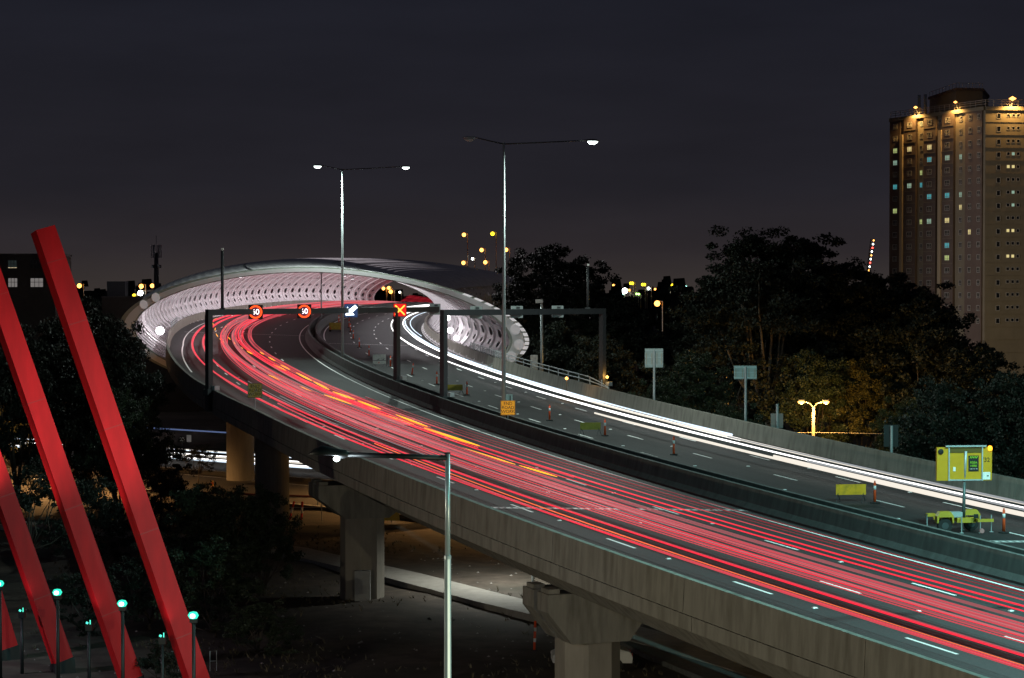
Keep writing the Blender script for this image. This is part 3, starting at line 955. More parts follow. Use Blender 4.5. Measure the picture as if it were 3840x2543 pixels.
for poly in ([(-0.16, -0.1), (0.16, -0.1), (0.16, 0.58), (-0.16, 0.58)],):
    q = MB().prism(poly, -0.445, -0.425)
    ar.add([Matrix.Rotation(radians(50), 3, 'Y') @ v for v in q.v], q.f)
q = MB().prism([(0, -0.60), (0.46, -0.02), (-0.46, -0.02)], -0.447, -0.423)
ar.add([Matrix.Rotation(radians(50), 3, 'Y') @ v for v in q.v], q.f)
ar.build('arrow', WARR, t)
t = lane_sign(1500, 'lit lane sign with a yellow cross on a red square')
MB().box((0, -0.43, 0), (1.08, 0.02, 1.08)).build('sign_face', REDX, t)
cr = MB()
for a, y in ((45, -0.450), (-45, -0.4535)):
    cr.box((0, y, 0), (1.15, 0.02, 0.12), M=Matrix.Rotation(radians(a), 3, 'Y'))
cr.build('cross', YX, t)
SB = mat('sign_back_grey', (0.33, 0.37, 0.36), 0.45, metal=0.3, var=0.15, scale=3)
for nx, lb in ((1631, 'unlit lane sign back just left of the inner gantry column'), (1786, 'unlit grey lane sign in front of the right tube wall'), (1939, 'unlit grey lane sign just right of the tall lamp pole'), (2092, 'unlit grey lane sign at the right end of the gantry')):
    k = at_x(ob, db_, bearing(nx)) if nx > 1640 else at_x(oa, da_, bearing(nx))
    c = (ob + db_ * k if nx > 1640 else oa + da_ * k) + Vector((0, 0, -0.22))
    t = thing('lane_sign', lb, 'lane sign', c, 0.05, 'unlit lane signs on the right gantry')
    MB().box((0, 0.42, 0), (0.98, 0.22, 0.98)).build('sign_case', SB, t)
    fr = MB()
    for x in (-0.44, 0.44):
        fr.box((x, 0.30, 0), (0.06, 0.03, 0.9))
    fr.build('mounting_rail', STEEL, t)
    MB().box((0.1, 0.29, 0.35), (0.3, 0.05, 0.16)).build('vent', DARKST, t)
for (o_, d_, nx, h, lb) in ((oa, da_, 834, 4.7, 'dark camera mast standing on the left end of the gantry'), (ob, db_, 2204, 3.6, 'grey camera mast standing on the right end of the gantry')):
    c = o_ + d_ * at_x(o_, d_, bearing(nx))
    t = thing('camera_mast', lb, 'mast', c, 0)
    MB().tube([(0, 0, 0), (0, 0, h)], [0.13, 0.11], 10).build('mast', DARKST, t, smooth=True)
    MB().box((0, 0, 0.05), (0.4, 0.4, 0.1)).build('base_plate', DARKST, t)
    q = MB()
    q.box((0.03, -0.08, h + 0.12), (0.16, 0.35, 0.16))
    q.tube([(0, 0, h), (0, 0, h + 0.08)], 0.03, 6)
    q.build('camera', WHITE, t)

# ------------------------------------------------------------------ roadworks furniture on the closed lanes
def bollard(s, u, label, tilt=0.0, group='orange bollards on the right carriageway'):
    p = pt(s, u, 0.004)
    t = thing('bollard', label, 'bollard', p, head(s), group)
    if tilt == 0:
        MB().tube([(0, 0, 0.07), (0, 0, 1.10)], [0.075, 0.065], 12).build('post', ORANGE, t, smooth=True)
    else:
        MB().tube([(0, 0, 0.07), (sin(tilt) * 1.03, 0, 1.08)], [0.075, 0.065], 12).build('post', ORANGE, t, smooth=True)
    x = sin(tilt)
    MB().tube([(x * 0.66, 0, 0.72), (x * 0.86, 0, 0.93)], 0.074, 12).build('reflective_band', mat('reflective_white', (0.75, 0.76, 0.76), 0.4), t, smooth=True)
    MB().tube([(x * 1.03, 0, 1.10), (x * 1.06, 0, 1.19)], [0.035, 0.045], 8).build('handle', ORANGE, t)
    MB().lathe([(0.27, 0), (0.27, 0.05), (0.12, 0.08)], 8).build('base', RUBBER, t)
    return t
for s, u, lb, tl in ((21.9, 9.08, 'orange bollard with white band at the right edge, past the yellow trailer', 0), (33.3, 8.76, 'orange bollard beside the bright yellow board on legs', 0),
                     (57.8, 7.94, 'orange bollard at the start of the cream light trail', 0), (70.2, 7.85, 'orange bollard beside the dull yellow board in mid picture', 0),
                     (82.1, 7.61, 'lone orange bollard right of the glowing orange sign', 0), (106.1, 7.2, 'orange bollard right of the small dark yellow board', 0),
                     (118.7, 7.14, 'orange bollard just left of the inner gantry column', 0), (130.8, 6.93, 'leaning orange bollard right of the gantry column', 0.14),
                     (142.8, 6.57, 'orange bollard just right of the white sign board', 0), (161.1, 6.42, 'orange bollard left of the white sign board', 0),
                     (178.3, 6.72, 'orange bollard two along from the white sign board', 0), (198.1, 6.92, 'orange bollard below the lit arrow sign', 0),
                     (219.1, 6.78, 'small orange bollard in the cluster under the arrow sign', 0), (233.4, 6.29, 'small orange bollard farther back under the arrow sign', 0),
                     (251, 3.9, 'far orange bollard behind the yellow works truck', 0), (256, 5.2, 'farthest orange bollard beyond the yellow works truck', 0)):
    bollard(s, u, lb, tl)
for x, y, lb, h in ((1.3, 119.4, 'tall orange and white pole on the dirt left of the near pier', 1.0), (7.3, 123.7, 'orange and white pole on the path right of the near pier', 1.0), (2.4, 128.7, 'dark orange pole in shadow left of the near pier', 1), (9.3, 128.5, 'dark orange pole on the mound right of the near pier', 1)):
    t = thing('delineator_pole', lb, 'bollard', (x, y, 0.1), 0, 'orange poles by the near pier')
    hh = 1.75 if x < 2 else 1.2
    MB().tube([(0, 0, 0), (0.06, 0, hh)], 0.075, 10).build('post', ORANGE, t, smooth=True)
    for z in (hh * 0.72, hh * 0.36):
        MB().tube([(0.06 * z / hh, 0, z - 0.11), (0.06 * z / hh + 0.008, 0, z + 0.11)], 0.079, 10).build('reflective_band', MATS['reflective_white'], t, smooth=True)
    MB().lathe([(0.2, 0), (0.2, 0.04), (0.1, 0.07)], 8).build('base', RUBBER, t)

def works_board(s, u, w, h, z, m, label, lines=0):
    p = pt(s, u, 0.004)
    t = thing('works_sign', label, 'road works sign', p, head(s) * 0.4)
    MB().box((0, 0, z + h / 2), (w, 0.03, h)).build('board', m, t)
    for x in (-w * 0.42, w * 0.42):
        MB().tube([(x, 0.02, z + 0.1), (x - 0.22, -0.35, 0.02)], 0.022, 6).build('leg', DARKST, t)
        MB().tube([(x, 0.02, z + 0.1), (x + 0.22, 0.38, 0.02)], 0.022, 6).build('leg', DARKST, t)
    if lines:
        MB().box((0, -0.02, z + h * 0.38), (w * 0.99, 0.012, 0.05)).build('divider', DARKST, t)
        for x, r in ((-0.1, 0.5), (0.42, 0.5)):
            MB().box((x, -0.021, z + h * 0.5), (0.22, 0.012, 0.06), M=Matrix.Rotation(-r, 3, 'Y')).build('black_mark', BLACK, t)
        MB().box((-0.05, -0.021, z + h * 0.18), (0.2, 0.012, 0.06), M=Matrix.Rotation(-0.6, 3, 'Y')).build('orange_mark', ORANGE, t)
    return t
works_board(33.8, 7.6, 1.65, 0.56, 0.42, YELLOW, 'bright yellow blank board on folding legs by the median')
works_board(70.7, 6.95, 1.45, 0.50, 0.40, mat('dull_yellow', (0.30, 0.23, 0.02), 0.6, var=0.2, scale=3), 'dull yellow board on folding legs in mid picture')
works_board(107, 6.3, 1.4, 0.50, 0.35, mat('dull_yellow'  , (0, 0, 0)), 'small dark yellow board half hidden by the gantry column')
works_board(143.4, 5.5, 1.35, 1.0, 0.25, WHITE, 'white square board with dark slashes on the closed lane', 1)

# "END ROAD WORK" plates
def end_sign(p, rz, label, z, w, amber, post=True):
    t = thing('road_work_sign', label, 'road sign', p, rz)
    m = mat('amber_sign_added_glow', (0.75, 0.34, 0.01), 0.4, var=0.45, scale=3.5, dirt=((0.25, 0.10, 0.01), 4.0, 0.7), emit=(1.0, 0.36, 0.01), strength=0.42) if amber else mat('worn_yellow_sign', (0.34, 0.25, 0.03), 0.5, var=0.4, scale=4, dirt=((0.35, 0.32, 0.22), 5.0, 0.8))  # amber plate given its own glow in place of reflected headlights
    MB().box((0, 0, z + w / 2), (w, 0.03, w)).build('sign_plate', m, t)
    for dx, dzz, sx, sz in ((0, 0.5, 0.96, 0.025), (0, -0.5, 0.96, 0.025), (0.5, 0, 0.025, 0.98), (-0.5, 0, 0.025, 0.98)):
        MB().box((dx * w * 0.95, -0.018, z + w / 2 + dzz * w * 0.95), (sx * w, 0.006, sz * w)).build('border', BLACK, t)
    if post:
        MB().tube([(0, 0.03, 0), (0, 0.03, z + 0.1)], 0.035, 8).build('post', STEEL, t)
        MB().box((0, 0.03, 0.03), (0.25, 0.25, 0.05)).build('base_plate', STEEL, t)
    for k, wd in enumerate(('END', 'ROAD', 'WORK')):
        text(wd, w * 0.30, BLACK, t, (0, -0.02, z + w * (0.78 - 0.27 * k)), (pi / 2, 0, 0), 'lettering', 0.003)
    return t
end_sign(pt(89.8, uL(89) + 1.5, 0.004), head(90) * 0.5, 'worn yellow END ROAD WORK sign on a post beside the outer lane', 1.18, 1.1, False)
end_sign(pt(73.2, 1.7, 0.3), head(74) * 0.4, 'amber END ROAD WORK sign with an added glow at the foot of the tall lamp', 0.95, 1.02, True, True)
t = thing('road_sign', 'grey back of a square sign behind the tall lamp pole', 'road sign', pt(77.2, 2.85, 0.004), 0.15)
MB().box((0, 0, 1.9), (0.80, 0.03, 0.95)).build('sign_plate', SB, t)
MB().tube([(0.22, -0.06, 0), (0.22, -0.06, 2.3)], 0.04, 8).build('post', DARKST, t)

# sign backs beyond the right parapet
def sign_back(s, u, w, h, zb, label, m, posth, bars=True):
    p = pt(s, u)
    t = thing('road_sign', label, 'road sign', p, 0.05)
    MB().box((0, 0.06, zb + h / 2), (w, 0.03, h)).build('sign_plate', m, t)
    if bars:
        for z in (zb + h * 0.88, zb + h * 0.12, zb + h * 0.5):
            MB().box((0, 0.02, z), (w * 0.98, 0.04, 0.06)).build('rail', STEEL, t)
        for x in (-0.42, -0.12, 0.16, 0.42):
            MB().box((x * w, 0.015, zb + h * 0.45), (0.045, 0.045, h * 0.6)).build('strut', mat('bronze_strut', (0.38, 0.30, 0.24), 0.5, metal=0.3), t)
    MB().tube([(0, -0.07, -0.9), (0, -0.07, posth)], 0.09, 10).build('post', STEEL, t)
    return t
sign_back(88.7, 18.3, 1.45, 1.5, 3.55, 'tall grey sign back with four struts beyond the right parapet', SB, 4.9)
sign_back(69.8, 18.3, 1.62, 0.95, 3.95, 'wide grey sign back with four struts beyond the right parapet', SB, 4.8)
sign_back(64.6, 18.4, 0.85, 1.0, 0.95, 'small pinkish sign back half hidden behind the parapet', mat('pink_grey', (0.30, 0.24, 0.22), 0.6), 2.6, False)
sign_back(48.3, 18.4, 0.9, 1.35, 1.3, 'black sign back in front of the amber-lit leaves', BLACK, 2.6, False)
t = thing('camera_mast', 'slim grey pole with a white camera beside the right tube foot', 'mast', pt(128, 19.3), 0)
MB().tube([(0, 0, -2), (0, 0, 7.4)], [0.16, 0.12], 10).build('pole', STEEL, t, smooth=True)
MB().box((-0.25, -0.1, 7.45), (0.7, 0.5, 0.35)).build('camera', WHITE, t)
MB().box((-0.75, -0.1, 1.5), (0.7, 0.4, 1.4)).build('cabinet', WHITE, t)
t = thing('street_pole', 'slim grey pole on the median inside the tube mouth', 'pole', pt(243.7, 1.7), 0)
MB().tube([(0, 0, -0.5), (0, 0, 7.7)], [0.12, 0.09], 8).build('pole', STEEL, t, smooth=True)
MB().box((0, 0, 7.72), (0.5, 0.1, 0.1)).build('crossbar', STEEL, t)

# variable message sign trailer
tr = thing('sign_trailer', 'yellow message-sign trailer with raised panel parked on the closed lane', 'trailer', pt(22.8, 7.0, 0.004), 0.10)
YT = mat('trailer_yellow', (0.48, 0.33, 0.03), 0.45, var=0.12, scale=3)
q = MB()
q.box((0, 0, 0.62), (1.9, 0.14, 0.16))
q.box((0.35, -0.35, 0.60), (0.9, 0.2, 0.22))
q.box((0, 0.45, 0.62), (2.0, 0.1, 0.12))
q.box((0.85, -0.35, 0.62), (0.14, 1.0, 0.12))
q.box((-0.85, 0.0, 0.62), (0.14, 1.0, 0.12))
q.box((1.25, -0.5, 0.60), (0.8, 0.12, 0.14))
q.box((-1.22, 0.2, 0.82), (0.4, 0.35, 0.14))
q.build('chassis', YT, tr)
for x in (-0.72, 0.85):
    f_ = MB().prism([(x - 0.42, 0.5), (x - 0.42, 0.82), (x - 0.28, 1.04), (x + 0.24, 1.04), (x + 0.40, 0.82), (x + 0.40, 0.5), (x + 0.34, 0.5), (x + 0.30, 0.78), (x - 0.32, 0.78), (x - 0.36, 0.5)], -0.62 if x < 0 else 0.2, -0.22 if x < 0 else 0.6)
    f_.build('mudguard', YT, tr)
    w_ = MB().lathe([(0.12, -0.11), (0.34, -0.11), (0.36, -0.06), (0.36, 0.06), (0.34, 0.11), (0.12, 0.11)], 20)
    w_.v = [Vector((v.x + x, v.z + (-0.42 if x < 0 else 0.4), v.y + 0.36)) for v in w_.v]
    wo = w_.build('wheel', RUBBER, tr, smooth=False)
    w2 = MB().lathe([(0.02, -0.125), (0.17, -0.12), (0.17, 0.0)], 14)
    w2.v = [Vector((v.x + x, v.z + (-0.42 if x < 0 else 0.4), v.y + 0.36)) for v in w2.v]
    w2.build('rim', DARKST, wo)
MB().box((0.75, -0.64, 0.82), (0.22, 0.02, 0.2)).build('side_window', BLACK, tr)
for x, y in ((-1.42, 0.1), (0.05, -0.62), (0.95, -0.68), (1.62, -0.3), (0.5, 0.6)):
    MB().tube([(x, y, 0.02), (x, y, 0.85)], 0.03, 8).build('jack', STEEL, tr)
    MB().box((x, y, 0.03), (0.16, 0.16, 0.03)).build('jack_foot', STEEL, tr)
q = MB().lathe([(0.05, -0.04), (0.12, -0.04), (0.12, 0.04), (0.05, 0.04)], 12)
q.v = [Vector((v.x + 1.0, v.z - 0.75, v.y + 0.13)) for v in q.v]
q.build('jockey_wheel', mat('pink_rubber', (0.45, 0.2, 0.2), 0.7), tr)
MB().box((-0.15, -0.05, 0.86), (0.7, 0.5, 0.25)).build('battery_box', STEEL, tr)
MB().tube([(0.35, 0, 0.7), (0.38, 0, 2.4)], [0.085, 0.07], 12).build('mast', mat('dark_green_grey', (0.10, 0.13, 0.13), 0.45, metal=0.3), tr, smooth=True)
MB().tube([(0.38, 0, 2.4), (0.40, -0.14, 3.9)], 0.065, 12).build('mast_top', STEEL, tr, smooth=True)
TZ0, TZ1 = 2.48, 4.08
pnl = MB().box((0.35, 0.0, (TZ0 + TZ1) / 2), (2.72, 0.16, TZ1 - TZ0)).build('message_panel', mat('panel_yellow', (0.55, 0.30, 0.008), 0.5, var=0.08, scale=2), tr)
fr = MB()
for x in (-0.42, 1.22):
    fr.box((x, -0.11, (TZ0 + TZ1) / 2 + 0.02), (0.06, 0.06, TZ1 - TZ0 + 0.06))
fr.box((0.4, -0.113, TZ0 + 0.03), (1.7, 0.05, 0.06))
fr.box((0.4, -0.13, TZ1 + 0.06), (2.0, 0.12, 0.07))
fr.build('panel_frame', STEEL, tr)
MB().box((0.40, -0.09, TZ1 - 0.14), (1.55, 0.03, 0.24)).build('shade_strip', mat('brown_shade', (0.10, 0.07, 0.01), 0.7), tr)
q = MB().lathe([(0.02, 0), (0.13, 0.0), (0.13, 0.05), (0.05, 0.06)], 14)
q.v = [Vector((v.x - 0.82, -0.08 - v.z, v.y + TZ1 - 0.2)) for v in q.v]
q.build('loudspeaker', BLACK, tr)
MB().box((-0.15, -0.09, TZ0 + 0.55), (0.12, 0.02, 0.2)).build('sticker', WHITE, tr)
MB().box((1.44, -0.09, TZ0 + 0.22), (0.36, 0.02, 0.36)).build('plate', WHITE, tr)
MB().box((1.50, -0.105, TZ0 + 0.22), (0.09, 0.015, 0.05)).build('plate_mark', BLACK, tr)
po = MB().box((0.80, -0.09, TZ0 + 0.82), (0.50, 0.02, 0.76)).build('poster', BLACK, tr)
GRN = mat('poster_green', (0.30, 0.62, 0.02), 0.5)
text('RSEA', 0.155, GRN, tr, (0.80, -0.102, TZ0 + 0.86), (pi / 2, 0, 0), 'lettering', 0.003, bold=0.004)
text('HIRE', 0.155, GRN, tr, (0.80, -0.102, TZ0 + 0.70), (pi / 2, 0, 0), 'lettering', 0.003, bold=0.004)
text('CALL 132 100', 0.066, WHITE, tr, (0.80, -0.102, TZ0 + 0.56), (pi / 2, 0, 0), 'lettering', 0.003)
q = MB()
for k in range(5):
    q.box((0.64 + 0.08 * k, -0.104, TZ0 + 1.12), (0.03, 0.008, 0.12), M=Matrix.Rotation(0.5, 3, 'Y'))
q.build('green_stripes', GRN, tr)
text("'32", 0.30, BLACK, tr, (1.43, -0.088, TZ0 + 0.98), (pi / 2, 0, 0), 'lettering', 0.003, bold=0.004)
q = MB().lathe([(0.02, 0), (0.10, 0.02), (0.12, 0.12), (0.09, 0.22), (0.02, 0.25)], 12, (1.62, -0.05, TZ1 - 0.18))
q.build('beacon', glow('amber_beacon', (1.0, 0.42, 0.02), 3.0), tr, smooth=True)

# works truck parked inside the closed lane, seen from behind
wt = thing('works_truck', 'small yellow works vehicle parked on the closed lane below the arrow sign', 'truck', pt(219, 4.7, 0.004), head(219))
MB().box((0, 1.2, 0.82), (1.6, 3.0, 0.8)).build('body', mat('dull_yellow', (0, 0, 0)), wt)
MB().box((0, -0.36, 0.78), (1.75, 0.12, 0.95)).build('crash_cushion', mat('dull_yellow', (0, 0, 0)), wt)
MB().box((0, -0.3, 0.28), (1.6, 0.2, 0.14)).build('bumper', DARKST, wt)
for x in (-0.75, 0.75):
    for y in (0.4, 2.2):
        w_ = MB().lathe([(0.1, -0.12), (0.36, -0.12), (0.36, 0.12), (0.1, 0.12)], 14)
        w_.v = [Vector((v.z + x, v.x + y, v.y + 0.36)) for v in w_.v]
        w_.build('wheel', RUBBER, wt)
for x in (-0.7, 0.7):
    MB().box((x, -0.43, 0.5), (0.2, 0.03, 0.14)).build('tail_light', mat('tail_red', (0.5, 0.02, 0.02), 0.4), wt)

# raised road studs
ST = mat('stud_white', (0.85, 0.86, 0.84), 0.3)
first = None
studs = []
for u0, off in ((-10.2, 7.1), (-6.7, 5.4), (-3.3, 4.3), (9.9, 2.8), (6.7, 3.6), (13.2, 1.1)):
    for k in range(0 if u0 < 0 else 2, 11):
        s = off + 12.0 * k
        if u0 == 6.7 and k > 12:
            continue
        studs.append((s, u0))
for s, u in studs:
    if first is None:
        first = MB().add([(-0.07, -0.06, 0), (0.07, -0.06, 0), (0.07, 0.06, 0), (-0.07, 0.06, 0), (-0.05, -0.03, 0.028), (0.05, -0.03, 0.028), (0.05, 0.03, 0.028), (-0.05, 0.03, 0.028)],
                         [(4, 5, 6, 7), (0, 1, 5, 4), (1, 2, 6, 5), (2, 3, 7, 6), (3, 0, 4, 7)]).build('road_stud', ST)
        tag(first, 'small white raised stud glued on the lane line between dashes', 'road stud', 'white road studs on the lane lines')
        o = first
    else:
        o = first.copy()
        COL.objects.link(o)
    o.location = pt(s, u, 0.001)
    o.rotation_euler = (0, 0, head(s))
    o.scale = (1.5, 1.5, 1.4)

# direction sign at the far end of the tube
fs_ = thing('direction_sign', 'yellow-framed direction sign beyond the far end of the tube', 'road sign', pt(452, 9.0), -0.1)
MB().box((0, 0, 3.0), (2.6, 0.1, 1.5)).build('sign_plate', mat('sign_bronze', (0.20, 0.16, 0.05), 0.5), fs_)
q = MB()
for dx, dzz, sx, sz in ((0, 0.72, 2.6, 0.08), (0, -0.72, 2.6, 0.08), (1.26, 0, 0.08, 1.4), (-1.26, 0, 0.08, 1.4)):
    q.box((dx, -0.06, 3.0 + dzz), (sx, 0.03, sz))
q.build('border', WHITE, fs_)
for x in (-0.9, 0.9):
    MB().tube([(x, 0.1, -0.5), (x, 0.1, 4.1)], 0.09, 8).build('post', STEEL, fs_)

# ------------------------------------------------------------------ leaning red beams and their floodlights
def red_beam(bx, by, tx, tz, label):
    t = thing('red_beam', label, 'sculpture', (bx, by, 0), 0)
    a, b_ = Vector((0, 0, 0.6)), Vector((tx - bx, 0, tz))
    d = (b_ - a).normalized()
    e1 = Vector((0, 1, 0)).cross(d).normalized()
    e2 = d.cross(e1)
    th = radians(29.5)
    s = 1.0
    cor = [(-s / 2, -s / 2), (s / 2, -s / 2), (s / 2, s / 2), (-s / 2, s / 2)]
    def rect(p, k=1.0):
        out = []
        for cx, cy in cor:
            X, Y = (cx * cos(th) - cy * sin(th)) * k, (cx * sin(th) + cy * cos(th)) * k
            out.append(p + e1 * X + e2 * Y)
        return out
    m = MB()
    m.add(rect(a) + rect(b_), [(0, 1, 5, 4), (1, 2, 6, 5), (2, 3, 7, 6), (3, 0, 4, 7), (4, 5, 6, 7), (3, 2, 1, 0)])
    m.build('beam', REDP, t)
    L = (b_ - a).length
    for f in (0.14, 0.36, 0.58, 0.80, 0.93):
        c = a + d * L * f
        MB().add(rect(c, 1.006) + rect(c + d * 0.05, 1.006), [(0, 1, 5, 4), (1, 2, 6, 5), (2, 3, 7, 6), (3, 0, 4, 7), (4, 5, 6, 7), (3, 2, 1, 0)]).build('weld_seam', mat('red_seam', (0.45, 0.015, 0.015), 0.5), t)
    MB().add(rect(Vector((0, 0, -0.6)) - d * 0.0, 1.25) + rect(a + d * 0.1, 1.12), [(0, 1, 5, 4), (1, 2, 6, 5), (2, 3, 7, 6), (3, 0, 4, 7), (4, 5, 6, 7), (3, 2, 1, 0)]).build('footing', BLACK, t)
    return t
def xat(px, Y):
    return (px - 1920) / 7715.1 * Y
TEAL = glow('teal_lens', (0.10, 1.0, 0.72), 1.5)
red_beam(xat(22, 117), 117, xat(22 - 0.33 * (1700 - 0), 117) , 30, 'dark red leaning beam just showing at the lower left corner')
red_beam(xat(229, 113), 113, xat(229 - 600, 113), 26, 'leaning red beam nearest the left edge with its black footing in view')
red_beam(xat(487, 107.5), 107.5, xat(487 - 620, 107.5), 25.8, 'leaning red beam in the middle of the three')
red_beam(xat(762, 102), 102, xat(162, 102), 24.1, 'leaning red beam on the right with its top against the sky')

def flood_pole(px, py, Y, label, bright, aim):
    x = xat(px, Y)
    z = CAMZ - (py - 1095) / 7715.1 * Y
    t = thing('floodlight_pole', label, 'floodlight', (x, Y, 0), 0)
    MB().tube([(0, 0, -0.3), (0, 0, z - 0.35)], [0.10, 0.08], 10).build('pole', BLACK, t, smooth=True)
    MB().box((0, 0.05, z - 0.12), (0.34, 0.30, 0.42)).build('housing', BLACK, t)
    d = Vector(aim) - Vector((x, Y, z))
    if bright:
        q = MB().lathe([(0.01, -0.17), (0.17, -0.14), (0.25, 0), (0.17, 0.14), (0.01, 0.18)], 14, (0, -0.10, z + 0.02))
        lo = q.build('lens', glow('teal_lens_rim', (0.03, 0.85, 0.55), 1.4), t, smooth=True)
        q = MB().lathe([(0.01, -0.11), (0.10, -0.08), (0.13, 0), (0.10, 0.08), (0.01, 0.11)], 12, (0, -0.30, z + 0.02))
        q.build('bulb', glow('teal_bulb', (0.55, 1.0, 0.88), 4), lo, smooth=True)
    else:
        MB().box((-0.07, -0.12, z + 0.10), (0.12, 0.05, 0.1), M=Matrix.Rotation(0.5, 3, 'Y')).build('lens', TEAL, t)
        MB().box((0.09, -0.12, z + 0.14), (0.04, 0.05, 0.22)).build('lens', TEAL, t)
    dn = d.normalized()
    light(t, 'SPOT', Vector((0, 0, z)) + Vector((dn.x * 0.3, -0.45, 0.35)), 4600 if bright else 55, (1.0, 0.90, 0.84) if bright else (1.0, 0.60, 0.80), 0.10, d, 52 if bright else 140, 0.9)
    return t
def beam_pt(i, zz):
    """a point on beam i at height zz (for aiming)"""
    bx, by, dx, tz = ((229, 113, -600, 26), (487, 107.5, -620, 25.8), (762, 102, -600, 24.1))[i]
    f = zz / tz
    return (xat(bx + dx * f, by), by - 0.5, zz)
for i, (px, py, Y) in enumerate(((211, 2225, 104), (455, 2267, 98.5), (722, 2312, 93))):
    flood_pole(px, py, Y, ('bright teal floodlight on a pole beside the left red beam', 'bright teal floodlight on a pole beside the middle red beam', 'bright teal floodlight on a pole beside the right red beam')[i], True, beam_pt(i, 16))
for i, (px, py, Y) in enumerate(((76, 2299, 112), (328, 2346, 106.5), (604, 2395, 101))):
    flood_pole(px, py, Y, ('small teal floodlight pole left of the left red beam', 'small teal floodlight pole left of the middle red beam', 'small teal floodlight pole left of the right red beam')[i], False, beam_pt(i, 7))
flood_pole(-6, 2192, 109, 'teal floodlight pole cut by the left edge of the picture', True, (xat(-100, 112), 112, 15))

# ------------------------------------------------------------------ orange street lights, and added fill lamps
SOD = glow('sodium_lens', (1.0, 0.42, 0.07), 9)
SODS = glow('sodium_far', (1.0, 0.40, 0.08), 5)
YELS = glow('yellow_far', (1.0, 0.70, 0.02), 4)
WHS = glow('white_far', (0.9, 1.0, 0.95), 9)
GRNS = glow('cyan_far', (0.4, 1.0, 0.9), 10)
REDS = glow('red_far', (1.0, 0.06, 0.04), 8)
ol = thing('street_lamp', 'orange twin-arm street lamp glowing among the trees at right', 'street lamp', (30.8, 210, 0))
MB().tube([(0, 0, -0.2), (0, 0, 9.3)], [0.22, 0.13], 12).build('pole', mat('warm_grey_pole', (0.28, 0.23, 0.18), 0.5), ol, smooth=True)
for dx in (-1, 1):
    MB().tube([(0, 0, 9.2), (dx * 0.35, 0, 9.6), (dx * 1.0, 0, 9.85)], 0.05, 8).build('arm', MATS['warm_grey_pole'], ol, smooth=True)
    h_ = MB().box((dx * 1.25, 0, 9.92), (0.6, 0.28, 0.14)).build('lamp_head', STEEL, ol)
    MB().lathe([(0.02, -0.24), (0.26, -0.18), (0.36, 0.0), (0.1, 0.06)], 14, (dx * 1.25, -0.05, 9.80)).build('lens', SOD, h_, smooth=True)
    light(ol, 'POINT', (dx * 1.25, -0.2, 9.50), 3600 if dx < 0 else 5000, (1.0, 0.52, 0.11), 0.15)
MB().tube([(-14 + 28 * i / 12, 0.3, 6.6 + 0.5 * ((i - 6) / 6) ** 2 * (-1 if i > 6 else -0.4)) for i in range(13)], 0.03, 6).build('overhead_cable', mat('cable', (0.4, 0.35, 0.3), 0.5), ol)

def fill_lamp(x, y, h, power, label, dx=-1.5, col=(1.0, 0.52, 0.18), kind='SPOT', aim=(0, 0, -1), ang=165):  # unseen lamps added to brighten roads, piers, ground and tube
    t = thing('street_lamp', label, 'street lamp', (x, y, 0))
    MB().tube([(0, 0, -0.2), (0, 0, h)], [0.12, 0.07], 8).build('pole', STEEL, t)
    MB().tube([(0, 0, h - 0.1), (dx, 0, h + 0.15)], 0.04, 6).build('arm', STEEL, t)
    MB().box((dx * 1.2, 0, h + 0.16), (0.7, 0.25, 0.14)).build('lamp_head', STEEL, t)
    MB().lathe([(0.02, -0.1), (0.2, -0.05), (0.2, 0.02)], 10, (dx * 1.2, 0, h + 0.08)).build('lens', SOD, t)
    light(t, kind, (dx * 1.2, 0, h - 0.25), power, col, 0.15, aim, ang, 0.6)
fill_lamp(-66, 226, 10, 34000, 'added unseen orange lamp on the lower road beyond the left edge', 1.5)
fill_lamp(-48, 214.5, 8.5, 16000, 'added orange fill lamp hidden among the left trees by the lower road', 1.2)
fill_lamp(4, 190, 8.0, 15000, 'added orange fill lamp under the viaduct behind the central pier', -1.2)
fill_lamp(-13.0, 207, 7.5, 10000, 'added orange fill lamp beside the lower road hidden by the viaduct deck', 1.0)
fill_lamp(-34, 64, 12, 14500, 'added warm fill lamp beyond the left edge of the foreground', 1.5, (1.0, 0.91, 0.68), 'SPOT', (46, 30, -3), 104)
fill_lamp(-44, 104, 12, 9000, 'added mauve-white fill lamp beyond the left edge near the red beams', 1.5, (0.85, 0.78, 1.0))
fill_lamp(17, 46, 6, 10000, 'added warm fill lamp below the frame at the near right', 1.0, (1.0, 0.90, 0.62), 'POINT')
fill_lamp(-57, 300, 17, 9000, 'added mauve-white fill lamp hidden behind the left trees beside the tube', 1.5, (1.0, 0.92, 1.0), 'SPOT', (1, 0.1, 0.25), 120)
fill_lamp(1.5, 146, 6.5, 4200, 'added pale fill lamp under the viaduct lighting the footpath', -1.0, (0.95, 1.0, 0.92))

hm = thing('roof_fill_mast', 'added unseen fill mast beyond the left edge lighting the tube roof', 'floodlight', (-97, 345, 12.0))  # mast added out of view to brighten the tube roof
MB().tube([(0, 0, -12), (0, 0, 38)], [0.35, 0.18], 10).build('mast', STEEL, hm)
MB().box((0.3, 0, 38.2), (0.8, 2.4, 0.6)).build('lamp_rack', DARKST, hm)
MB().box((0.72, 0, 38.2), (0.03, 2.2, 0.5)).build('lens', WHS, hm)
light(hm, 'SPOT', (1.2, 0, 38.2), 460000, (1.0, 0.93, 0.98), 0.5, (80, 6, -14), 62, 0.5)

